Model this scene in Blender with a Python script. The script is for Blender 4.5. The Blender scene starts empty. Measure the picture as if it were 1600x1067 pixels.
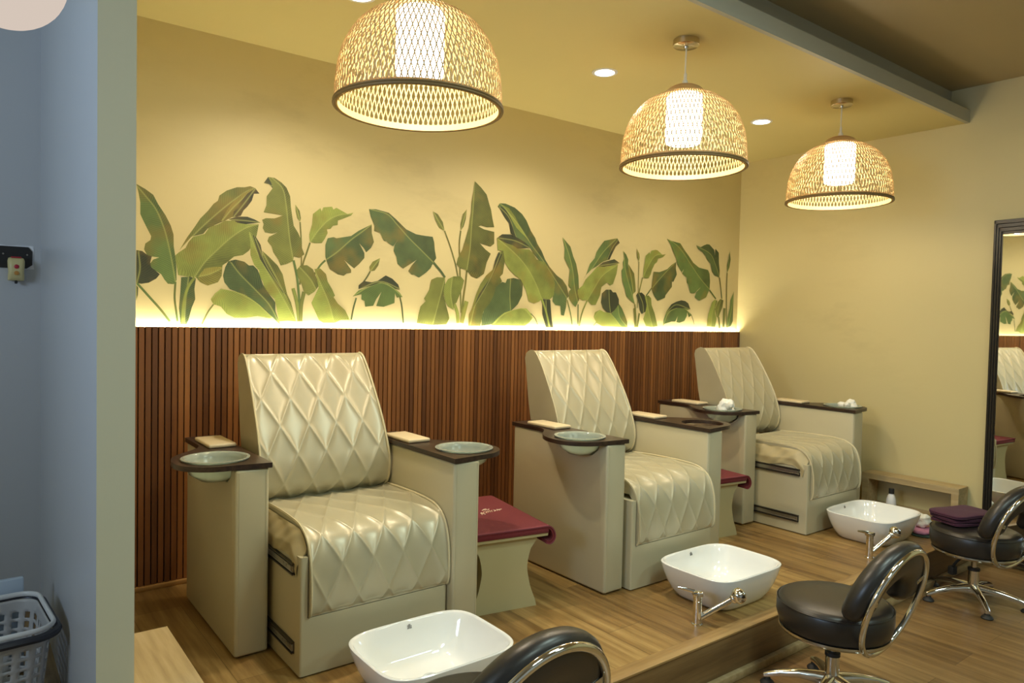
PENDANT=9.0; BULB=7.0; DOWN=12.0; LED=90.0; SALON=[(1.2,-0.9),(3.2,-0.9),(2.2,0.5)]; SALON_E=20; DAY_E=46; SPOT_E=50; SPOT_A=146; EXPO=0.42
import bpy, bmesh, math, random
from mathutils import Vector, Matrix
from mathutils.geometry import delaunay_2d_cdt
random.seed(7)
S = bpy.context.scene
COL = S.collection
PI = math.pi

# ------------------------------------------------------------------ camera
cam = bpy.data.cameras.new('camera')
cam.sensor_width = 36.0
cam.lens = 36.0 * 1126.34 / 1600.0
cam.clip_start = 0.02
co = bpy.data.objects.new('camera', cam)
COL.objects.link(co)
R0 = Vector((0.7927213, -0.6092108, 0.0213339))
D0 = Vector((-0.0029632, -0.0388482, -0.9992407))
F0 = Vector((0.6095770, 0.7920562, -0.0326010))
m = Matrix((R0, -D0, -F0)).transposed().to_4x4()
m.translation = Vector((0, 0, 1.2715))
co.matrix_world = m
S.camera = co
S.view_settings.view_transform = 'Standard'
S.view_settings.look = 'None'
S.view_settings.gamma = 1.0
S.view_settings.exposure = 0.0
S.view_settings.use_curve_mapping = False

# ------------------------------------------------------------------ materials
def mat(name, col, rough=0.5, metal=0.0, **kw):
    M = bpy.data.materials.new(name)
    M.use_nodes = True
    b = M.node_tree.nodes['Principled BSDF']
    b.inputs['Base Color'].default_value = (*col, 1)
    b.inputs['Roughness'].default_value = rough
    b.inputs['Metallic'].default_value = metal
    for k, v in kw.items():
        b.inputs[k.replace('_', ' ')].default_value = v
    return M

class NT:
    """tiny helper around a node tree"""
    def __init__(s, M):
        s.t = M.node_tree; s.b = s.t.nodes['Principled BSDF']
    def n(s, typ, **kw):
        q = s.t.nodes.new(typ)
        for k, v in kw.items():
            if k.startswith('i_'):
                key = k[2:]
                key = int(key) if key.isdigit() else key.replace('_', ' ')
                q.inputs[key].default_value = v
            else:
                setattr(q, k, v)
        return q
    def l(s, a, b):
        s.t.links.new(a, b)
    def math(s, op, a, b=None):
        q = s.n('ShaderNodeMath', operation=op)
        for i, x in enumerate((a, b)):
            if x is None: continue
            if hasattr(x, 'is_output'): s.l(x, q.inputs[i])
            else: q.inputs[i].default_value = x
        return q.outputs[0]
    def mix(s, fac, a, b, blend='MIX'):
        q = s.n('ShaderNodeMix', data_type='RGBA', blend_type=blend)
        for i, x in ((0, fac), (6, a), (7, b)):
            if hasattr(x, 'is_output'): s.l(x, q.inputs[i])
            elif i == 0: q.inputs[0].default_value = x
            else: q.inputs[i].default_value = (*x, 1)
        return q.outputs[2]
    def ramp(s, fac, stops):
        q = s.n('ShaderNodeValToRGB')
        e = q.color_ramp.elements
        while len(e) < len(stops): e.new(0.5)
        for i, (p, c) in enumerate(stops):
            e[i].position = p; e[i].color = (*c, 1)
        s.l(fac, q.inputs[0])
        return q.outputs[0]
    def coords(s, scale=(1, 1, 1), kind='Object', rot=(0, 0, 0)):
        c = s.n('ShaderNodeTexCoord'); mp = s.n('ShaderNodeMapping')
        mp.inputs['Scale'].default_value = scale
        mp.inputs['Rotation'].default_value = rot
        s.l(c.outputs[kind], mp.inputs[0])
        return mp.outputs[0]
    def noise(s, vec, scale=5, detail=4, rough=.5):
        q = s.n('ShaderNodeTexNoise')
        q.inputs['Scale'].default_value = scale
        q.inputs['Detail'].default_value = detail
        q.inputs['Roughness'].default_value = rough
        if vec is not None: s.l(vec, q.inputs['Vector'])
        return q.outputs['Fac']
    def bump(s, h, strength=.2, dist=.01):
        q = s.n('ShaderNodeBump')
        q.inputs['Strength'].default_value = strength
        q.inputs['Distance'].default_value = dist
        s.l(h, q.inputs['Height']); s.l(q.outputs[0], s.b.inputs['Normal'])

def paint(name, col, var=.06, rough=.55, bump=.06):
    M = mat(name, col, rough); N = NT(M)
    v = N.coords()
    a = N.noise(v, 2.2, 5, .6)
    c = N.mix(a, tuple(x*(1-var) for x in col), tuple(min(1, x*(1+var)) for x in col))
    N.l(c, N.b.inputs['Base Color'])
    N.bump(N.noise(v, 60, 3), bump, .004)
    return M

WALLC = (.635, .545, .282)
m_wall = mat('wall_paint', WALLC, .5); N = NT(m_wall)
v = N.coords()
st = N.noise(N.coords((1.0, 1, 2.4)), 2.4, 6, .62)
cl = N.noise(v, .9, 2)
f = N.math('MULTIPLY', N.ramp(st, [(.50, (0, 0, 0)), (.68, (1, 1, 1))]), N.ramp(cl, [(.45, (0, 0, 0)), (.62, (1, 1, 1))]))
N.l(N.mix(f, WALLC, (.57, .485, .247)), N.b.inputs['Base Color'])
N.bump(N.noise(v, 45, 4), .08, .004)
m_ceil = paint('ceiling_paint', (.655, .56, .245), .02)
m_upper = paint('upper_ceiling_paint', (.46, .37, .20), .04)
m_grey = paint('grey_green_paint', (.47, .47, .40), .03)
m_pillar = paint('grey_green_end_paint', (.62, .585, .43), .03)
m_cool = paint('pale_grey_paint', (.55, .56, .58), .03, .35)

def wood(name, c0, c1, c2, scale=(30, 1.6, 30), plank=None, rough=.4, rot=0.0):
    M = mat(name, c1, rough); N = NT(M)
    v = N.coords(scale, rot=(0, 0, rot)); base = N.coords(rot=(0, 0, rot))
    g = N.noise(v, 1.0, 6, .62)
    big = N.noise(N.coords(tuple(s*.22 for s in scale), rot=(0, 0, rot)), 1.0, 3, .55)
    mixg = N.math('ADD', N.math('MULTIPLY', g, .62), N.math('MULTIPLY', big, .38))
    if plank:
        br = N.n('ShaderNodeTexBrick')
        br.offset = .37
        br.inputs['Color1'].default_value = (0, 0, 0, 1)
        br.inputs['Color2'].default_value = (1, 1, 1, 1)
        br.inputs['Mortar'].default_value = (.5, .5, .5, 1)
        br.inputs['Scale'].default_value = 1
        br.inputs['Mortar Size'].default_value = .0016
        br.inputs['Mortar Smooth'].default_value = .2
        br.inputs['Brick Width'].default_value = plank[1]
        br.inputs['Row Height'].default_value = plank[0]
        vv = N.coords(rot=(0, 0, rot - PI/2))
        N.l(vv, br.inputs['Vector'])
        sep = N.n('ShaderNodeSeparateColor'); N.l(br.outputs['Color'], sep.inputs[0])
        mixg = N.math('ADD', mixg, N.math('MULTIPLY', N.math('SUBTRACT', sep.outputs[0], .5), .13))
    c = N.ramp(mixg, [(.34, c0), (.5, c1), (.64, c2)])
    if plank:
        c = N.mix(N.math('MULTIPLY', br.outputs['Fac'], .55), c, tuple(x*.35 for x in c0))
    N.l(c, N.b.inputs['Base Color'])
    N.bump(g, .12, .002)
    return M

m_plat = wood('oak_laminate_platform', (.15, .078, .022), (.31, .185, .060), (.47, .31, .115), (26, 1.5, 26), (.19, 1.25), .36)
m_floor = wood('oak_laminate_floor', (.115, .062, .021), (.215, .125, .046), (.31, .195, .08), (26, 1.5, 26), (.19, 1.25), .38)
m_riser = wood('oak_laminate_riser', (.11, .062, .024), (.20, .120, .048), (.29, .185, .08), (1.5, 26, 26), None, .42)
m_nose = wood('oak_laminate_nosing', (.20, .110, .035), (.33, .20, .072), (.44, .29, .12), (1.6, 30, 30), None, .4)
m_bench = wood('bench_oak', (.33, .23, .11), (.46, .34, .17), (.56, .43, .24), (30, 2.0, 30), None, .5)
m_skirt = wood('skirting_wood', (.33, .17, .05), (.45, .25, .08), (.53, .32, .12), (2, 30, 30), None, .45)

m_slat = mat('walnut_slats', (.2, .08, .03), .42); N = NT(m_slat)
geo = N.n('ShaderNodeNewGeometry')
g = N.noise(N.coords((50, 50, 2.2)), 1, 5, .6)
lng = N.noise(N.coords((7, 7, .8)), 1, 2)
x = N.math('ADD', N.math('ADD', N.math('MULTIPLY', geo.outputs['Random Per Island'], .55), N.math('MULTIPLY', g, .3)), N.math('MULTIPLY', lng, .35))
N.l(N.ramp(x, [(.25, (.085, .031, .011)), (.55, (.195, .074, .022)), (.95, (.33, .135, .040))]), N.b.inputs['Base Color'])
m_dark = mat('black_backing', (.012, .008, .006), .8)

m_leather = mat('pearl_cream_leather', (.62, .545, .335), .34, .12, Coat_Weight=.18, Coat_Roughness=.25); N = NT(m_leather)
v = N.coords()
N.l(N.mix(N.ramp(N.noise(v, 3.5, 4), [(.4, (0, 0, 0)), (.7, (1, 1, 1))]), (.49, .45, .31), (.45, .40, .26)), N.b.inputs['Base Color'])
N.bump(N.noise(v, 260, 2), .05, .001)
m_panel = mat('cream_vinyl_panel', (.62, .545, .345), .42, .04); N = NT(m_panel)
v = N.coords()
N.l(N.mix(N.noise(v, 2.5, 4), (.56, .51, .35), (.52, .465, .305)), N.b.inputs['Base Color'])
N.bump(N.noise(v, 260, 2), .04, .001)
m_piping = mat('cream_piping', (.66, .58, .37), .4)
m_lining = mat('tan_lining', (.46, .38, .21), .45)
m_pad = mat('beige_arm_pad', (.68, .56, .36), .45)
m_armtop = mat('dark_wenge_wood', (.035, .018, .012), .34); N = NT(m_armtop)
N.l(N.ramp(N.noise(N.coords((60, 5, 60)), 1, 4), [(.35, (.022, .011, .008)), (.7, (.055, .030, .019))]), N.b.inputs['Base Color'])
m_rail = mat('blackened_steel', (.10, .09, .08), .35, .8)
m_rail2 = mat('bright_steel', (.45, .43, .38), .3, .9)
m_glass = mat('green_frosted_glass', (.86, .96, .82), .15, 0, Transmission_Weight=.65, IOR=1.3)
m_tissue = mat('white_tissue', (.85, .84, .78), .9)
m_porc = mat('white_porcelain', (.86, .86, .84), .08, 0, Coat_Weight=.5, Coat_Roughness=.03)
m_mark = mat('grey_print', (.22, .22, .22), .6)
m_chrome = mat('chrome', (.78, .77, .75), .07, 1.0)
m_chrome_worn = mat('worn_chrome', (.62, .60, .55), .18, 1.0)
m_black = mat('black_leather', (.022, .019, .018), .36, 0, Coat_Weight=.15, Coat_Roughness=.3); N = NT(m_black)
N.bump(N.noise(N.coords(), 220, 2), .06, .001)
m_rubber = mat('black_rubber', (.015, .015, .015), .6)
m_towel = mat('maroon_terry', (.165, .017, .022), .95, 0, Sheen_Weight=.06); N = NT(m_towel)
N.bump(N.noise(N.coords(), 320, 2), .5, .003)
m_towel2 = mat('maroon_terry_border', (.215, .045, .06), .9)
m_purple = mat('plum_terry', (.078, .020, .045), .95, 0, Sheen_Weight=.06); N = NT(m_purple)
N.bump(N.noise(N.coords(), 320, 2), .5, .003)
m_thread = mat('cream_thread', (.85, .66, .50), .7)
m_table = mat('beige_lacquer', (.50, .44, .24), .4)
m_hole = mat('black_cavity', (.012, .012, .01), .7)
m_bamboo = mat('woven_bamboo', (.72, .52, .25), .5, 0); N = NT(m_bamboo)
N.l(N.mix(N.noise(N.coords((14, 14, 14)), 1, 3), (.62, .42, .18), (.80, .60, .31)), N.b.inputs['Base Color'])
tr = N.n('ShaderNodeBsdfTranslucent'); tr.inputs[0].default_value = (.88, .66, .34, 1)
ms = N.n('ShaderNodeMixShader'); ms.inputs[0].default_value = .14
outn = [q for q in N.t.nodes if q.type == 'OUTPUT_MATERIAL'][0]
N.l(N.b.outputs[0], ms.inputs[1]); N.l(tr.outputs[0], ms.inputs[2]); N.l(ms.outputs[0], outn.inputs[0])
m_bcap = mat('orange_bamboo', (.50, .24, .08), .5)
m_hoop = mat('dark_bamboo_hoop', (.24, .155, .06), .5)
m_hoop_in = mat('pale_bamboo_hoop', (.75, .50, .20), .5)
m_cord = mat('clear_cord', (.75, .70, .58), .3)
m_nickel = mat('brushed_nickel', (.62, .55, .42), .22, 1.0)
m_white = mat('white_plastic', (.78, .78, .78), .35)
m_basket = mat('grey_white_plastic', (.50, .49, .49), .4)
m_handle = mat('charcoal_plastic', (.03, .03, .04), .4)
m_blueish = mat('pale_blue_plastic', (.60, .70, .82), .35)
m_cream_pl = mat('cream_plastic', (.68, .58, .28), .4)
m_red = mat('red_plastic', (.45, .02, .04), .4)
m_amber = mat('amber_button', (.55, .25, .05), .4)
m_blackpl = mat('black_plate', (.015, .014, .014), .5)
m_chip = mat('chipped_plaster', (.85, .85, .88), .8)
m_pink = mat('pink_cloth', (.62, .25, .38), .85)
m_green = mat('dark_green_cloth', (.03, .06, .05), .8)
m_mirror = mat('mirror_glass', (.86, .88, .86), .015, 1.0)
m_frame = mat('black_frame', (.014, .011, .009), .35)

def emit(name, col, st):
    M = bpy.data.materials.new(name); M.use_nodes = True
    t = M.node_tree; t.nodes.clear()
    e = t.nodes.new('ShaderNodeEmission'); o = t.nodes.new('ShaderNodeOutputMaterial')
    e.inputs[0].default_value = (*col, 1); e.inputs[1].default_value = st
    t.links.new(e.outputs[0], o.inputs[0])
    return M
m_bulb = emit('lamp_diffuser_glow', (1.0, .88, .66), PENDANT)
m_down = emit('downlight_glow', (1.0, .92, .76), DOWN)
m_led = emit('led_strip_glow', (1.0, .90, .64), LED)
m_globe = emit('globe_glow', (1.0, .84, .72), .5)

# ------------------------------------------------------------------ mesh helpers
class MB:
    def __init__(s): s.v = []; s.f = []; s.mi = []; s.cur = 0
    def add(s, vs, fs):
        o = len(s.v); s.v += [tuple(x) for x in vs]
        s.f += [tuple(i+o for i in q) for q in fs]; s.mi += [s.cur]*len(fs)
        return s
    def box(s, x0, x1, y0, y1, z0, z1, r=0, seg=3):
        if r <= 0:
            vs = [(x, y, z) for z in (z0, z1) for y in (y0, y1) for x in (x0, x1)]
            return s.add(vs, [(0, 2, 3, 1), (4, 5, 7, 6), (0, 1, 5, 4), (2, 6, 7, 3), (0, 4, 6, 2), (1, 3, 7, 5)])
        bm = bmesh.new(); bmesh.ops.create_cube(bm, size=1)
        for q in bm.verts:
            q.co = Vector(((x0+x1)/2+q.co.x*(x1-x0), (y0+y1)/2+q.co.y*(y1-y0), (z0+z1)/2+q.co.z*(z1-z0)))
        bmesh.ops.bevel(bm, geom=list(bm.edges), offset=r, segments=seg, profile=.5, affect='EDGES', clamp_overlap=True)
        return s.bm(bm)
    def bm(s, bm, free=True):
        bm.verts.index_update()
        s.add([q.co.copy() for q in bm.verts], [[q.index for q in f.verts] for f in bm.faces])
        if free: bm.free()
        return s
    def tube(s, pts, r, n=10, closed=False, caps=True, flat=1.0, up=None):
        P = [Vector(p) for p in pts]; k = len(P)
        rr = r if isinstance(r, (list, tuple)) else [r]*k
        vs = []; fr = None
        for i in range(k):
            if closed: t = P[(i+1) % k]-P[i-1]
            else: t = P[min(i+1, k-1)]-P[max(i-1, 0)]
            t.normalize()
            if fr is None:
                a = Vector(up) if up else (Vector((0, 0, 1)) if abs(t.z) < .9 else Vector((1, 0, 0)))
                fr = (a-t*a.dot(t)).normalized()
            else: fr = (fr-t*fr.dot(t)).normalized()
            b = t.cross(fr)
            for j in range(n):
                a = 2*PI*j/n
                vs.append(P[i]+fr*math.cos(a)*rr[i]+b*math.sin(a)*rr[i]*flat)
        fs = []
        for i in range(k if closed else k-1):
            for j in range(n):
                a = i*n+j; b2 = i*n+(j+1) % n; c = ((i+1) % k)*n
                fs.append((a, b2, c+(j+1) % n, c+j))
        if caps and not closed:
            fs.append(tuple(range(n-1, -1, -1))); fs.append(tuple((k-1)*n+j for j in range(n)))
        return s.add(vs, fs)
    def lathe(s, prof, n=48, c=(0, 0, 0), axis=None, cap=True):
        vs = []; fs = []; k = len(prof)
        rot = None
        if axis is not None: rot = Vector((0, 0, 1)).rotation_difference(Vector(axis).normalized())
        for r, z in prof:
            for j in range(n):
                a = 2*PI*j/n
                p = Vector((r*math.cos(a), r*math.sin(a), z))
                if rot: p = rot @ p
                vs.append(p+Vector(c))
        for i in range(k-1):
            for j in range(n):
                fs.append((i*n+j, i*n+(j+1) % n, (i+1)*n+(j+1) % n, (i+1)*n+j))
        if cap and prof[0][0] > 1e-6: fs.append(tuple(range(n-1, -1, -1)))
        if cap and prof[-1][0] > 1e-6: fs.append(tuple((k-1)*n+j for j in range(n)))
        return s.add(vs, fs)
    def loft(s, rings, cap0=True, cap1=True, closed=True):
        n = len(rings[0]); vs = [p for r in rings for p in r]; fs = []
        for i in range(len(rings)-1):
            for j in range(n if closed else n-1):
                fs.append((i*n+j, i*n+(j+1) % n, (i+1)*n+(j+1) % n, (i+1)*n+j))
        if cap0: fs.append(tuple(range(n-1, -1, -1)))
        if cap1: fs.append(tuple((len(rings)-1)*n+j for j in range(n)))
        return s.add(vs, fs)
    def grid(s, fn, nu, nv):
        vs = [fn(i/(nu-1), j/(nv-1)) for j in range(nv) for i in range(nu)]
        return s.add(vs, [(j*nu+i, j*nu+i+1, (j+1)*nu+i+1, (j+1)*nu+i) for j in range(nv-1) for i in range(nu-1)])
    def prism(s, poly, a0, a1, axis='y'):
        def P(p, a):
            return {'y': (p[0], a, p[1]), 'x': (a, p[0], p[1]), 'z': (p[0], p[1], a)}[axis]
        n = len(poly)
        return s.loft([[P(p, a0) for p in poly], [P(p, a1) for p in poly]])
    def mesh(s, name, mats, smooth=35):
        me = bpy.data.meshes.new(name)
        me.from_pydata(s.v, [], s.f)
        mats = mats if isinstance(mats, (list, tuple)) else [mats]
        for q in mats: me.materials.append(q)
        if len(mats) > 1: me.polygons.foreach_set('material_index', s.mi)
        me.update()
        bm = bmesh.new(); bm.from_mesh(me)
        bmesh.ops.remove_doubles(bm, verts=list(bm.verts), dist=1e-6)
        bmesh.ops.recalc_face_normals(bm, faces=list(bm.faces))
        bm.to_mesh(me); bm.free()
        if smooth:
            me.polygons.foreach_set('use_smooth', [True]*len(me.polygons))
            me.set_sharp_from_angle(angle=math.radians(smooth))
        return me
    def obj(s, name, mats, parent=None, smooth=35, loc=(0, 0, 0), rot=(0, 0, 0)):
        return place(s.mesh(name, mats, smooth), name, parent, loc, rot)

def place(me, name, parent=None, loc=(0, 0, 0), rot=(0, 0, 0)):
    o = bpy.data.objects.new(name, me); COL.objects.link(o)
    o.location = loc; o.rotation_euler = rot
    if parent: o.parent = parent
    return o
def tag(o, label, cat, group=None):
    o['label'] = label; o['category'] = cat
    if group: o['group'] = group
    return o
def thing(name, label, cat, loc=(0, 0, 0), rz=0, group=None):
    o = bpy.data.objects.new(name, None); COL.objects.link(o)
    o.location = loc; o.rotation_euler = (0, 0, rz); o.empty_display_size = .05
    return tag(o, label, cat, group)
def struct(o, label=None):
    o['kind'] = 'structure'
    if label: o['label'] = label
    return o
def rrect(cx, cy, a, b, r, z, n=8):
    P = []
    for sx, sy, t0 in ((1, 1, 0), (-1, 1, 90), (-1, -1, 180), (1, -1, 270)):
        for i in range(n+1):
            t = math.radians(t0+90*i/n)
            P.append((cx+sx*(a-r)+r*math.cos(t), cy+sy*(b-r)+r*math.sin(t), z))
    return P
def super_ring(a, b, z, e=4.0, n=64):
    P = []
    for i in range(n):
        t = 2*PI*i/n; c, s = math.cos(t), math.sin(t)
        P.append((a*math.copysign(abs(c)**(2/e), c), b*math.copysign(abs(s)**(2/e), s), z))
    return P
def bez(p0, p1, p2, p3, n):
    return [tuple((1-t)**3*a+3*(1-t)**2*t*b+3*(1-t)*t*t*c+t**3*d for a, b, c, d in zip(p0, p1, p2, p3)) for t in [i/n for i in range(n+1)]]
def resample(P, step):
    """polyline -> points spaced about `step`"""
    P = [Vector(p) for p in P]; out = [P[0]]
    for a, b in zip(P, P[1:]):
        L = (b-a).length; k = max(1, round(L/step))
        for i in range(1, k+1): out.append(a+(b-a)*i/k)
    return out
def smoothline(P, n=12):
    """Catmull-Rom through points"""
    P = [Vector(p) for p in P]; Q = [P[0]*2-P[1]]+P+[P[-1]*2-P[-2]]; out = []
    for i in range(1, len(Q)-2):
        for k in range(n):
            t = k/n
            a, b, c, d = Q[i-1], Q[i], Q[i+1], Q[i+2]
            out.append(.5*((2*b)+(c-a)*t+(2*a-5*b+4*c-d)*t*t+(3*b-a-3*c+d)*t**3))
    out.append(P[-1]); return out
# ------------------------------------------------------------------ the room
XR = 5.115; YW = 3.60; YF = 3.56; ZC = 2.576; ZU = 2.80; HF = -.19; YE = 1.75; YS = 1.92
XP0, XP1, YP = .275, .362, 2.055
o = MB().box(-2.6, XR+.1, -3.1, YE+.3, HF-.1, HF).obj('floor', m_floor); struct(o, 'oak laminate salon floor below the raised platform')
o = MB().box(-2.6, XR, YE, YW, HF+.0, 0).obj('platform', [m_plat]); struct(o, 'raised oak laminate platform carrying the pedicure chairs')
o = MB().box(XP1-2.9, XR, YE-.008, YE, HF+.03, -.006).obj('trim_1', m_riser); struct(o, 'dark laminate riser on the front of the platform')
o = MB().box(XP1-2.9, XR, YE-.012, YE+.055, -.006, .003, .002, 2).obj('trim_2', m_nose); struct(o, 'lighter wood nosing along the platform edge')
o = MB().box(XP1-2.9, XR, YE-.034, YE-.008, HF, HF+.034, .004, 2).obj('trim_3', m_bench); struct(o, 'pale wood strip where the platform meets the floor')
o = MB().box(-2.6, XR+.1, YW, YW+.1, HF, ZU).obj('wall_back', m_wall); struct(o, 'yellow painted back wall')
o = MB().box(XR, XR+.1, -3.1, YW, HF, ZU).obj('wall_right', m_wall); struct(o, 'yellow painted right wall')
o = MB().box(-2.7, -2.6, -3.1, YW+.1, HF, ZU).obj('wall_left', m_cool); struct(o)
o = MB().box(-2.7, XR+.1, -3.2, -3.1, HF, ZU).obj('wall_front', m_cool); struct(o)
o = MB().box(-2.6, XP0, YW-.012, YW, 0, ZU).obj('wall_corridor', m_cool); struct(o, 'pale bluish grey wall left of the partition')
# partition: pale grey towards the left, grey-green end face
b = MB(); b.box(XP0, XP1, YP, YW-.001, 0, ZU)
o = b.obj('wall_partition', [m_pillar, m_cool], smooth=0); struct(o, 'grey partition wall end at the left')
for p in o.data.polygons:
    if p.normal.x < -.5: p.material_index = 1
# dropped ceiling with lip, trough and the cove wall behind it
o = MB().box(-2.6, XR, YS, YW, ZC, ZC+.02).obj('ceiling', m_ceil); struct(o, 'yellow dropped ceiling over the pedicure chairs')
b = MB(); b.box(-2.6, XR, YS-.006, YS+.018, ZC-.001, ZC+.078); b.box(-2.6, XR, YS+.11, YS+.13, ZC+.0202, ZU)
o = b.obj('trim_4', m_grey, smooth=0); struct(o, 'grey fascia lip on the edge of the dropped ceiling')
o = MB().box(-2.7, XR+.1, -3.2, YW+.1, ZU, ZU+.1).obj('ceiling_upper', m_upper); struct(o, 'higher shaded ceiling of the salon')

# slatted wainscot
b = MB(); b.box(XP1, XR, YF+.014, YF+.02, .02, 1.196); b2 = MB()
pitch = .0276; xx = XP1+.002; k = 0
while xx < XR-.012:
    w = pitch-.0045
    b2.box(xx, min(xx+w, XR), YF+random.uniform(-.001, .001), YF+.0145, .022, 1.198, .0018, 1)
    xx += pitch; k += 1
o = b2.obj('trim_5', m_slat, smooth=0); struct(o, 'walnut slat wainscot behind the chairs')
o = b.obj('trim_6', m_dark, smooth=0); struct(o, 'black backing board behind the slats')
o = MB().box(XP1, XR, YF-.010, YF+.02, 0, .022, .004, 2).obj('baseboard_back', m_skirt); struct(o, 'narrow wood skirting under the slats')
o = MB().box(XR-.010, XR, YE, YF-.01, 0, .05, .003, 2).obj('baseboard_right', m_bench); struct(o, 'pale skirting at the foot of the right wall')
# LED strip hidden in the gap behind the slats
o = MB().box(XP1+.01, XR-.01, YF+.0202, YF+.032, 1.183, 1.188).obj('led_strip', m_led, smooth=0)
tag(o, 'glowing warm LED strip along the top of the slatted wainscot', 'light strip')

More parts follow.
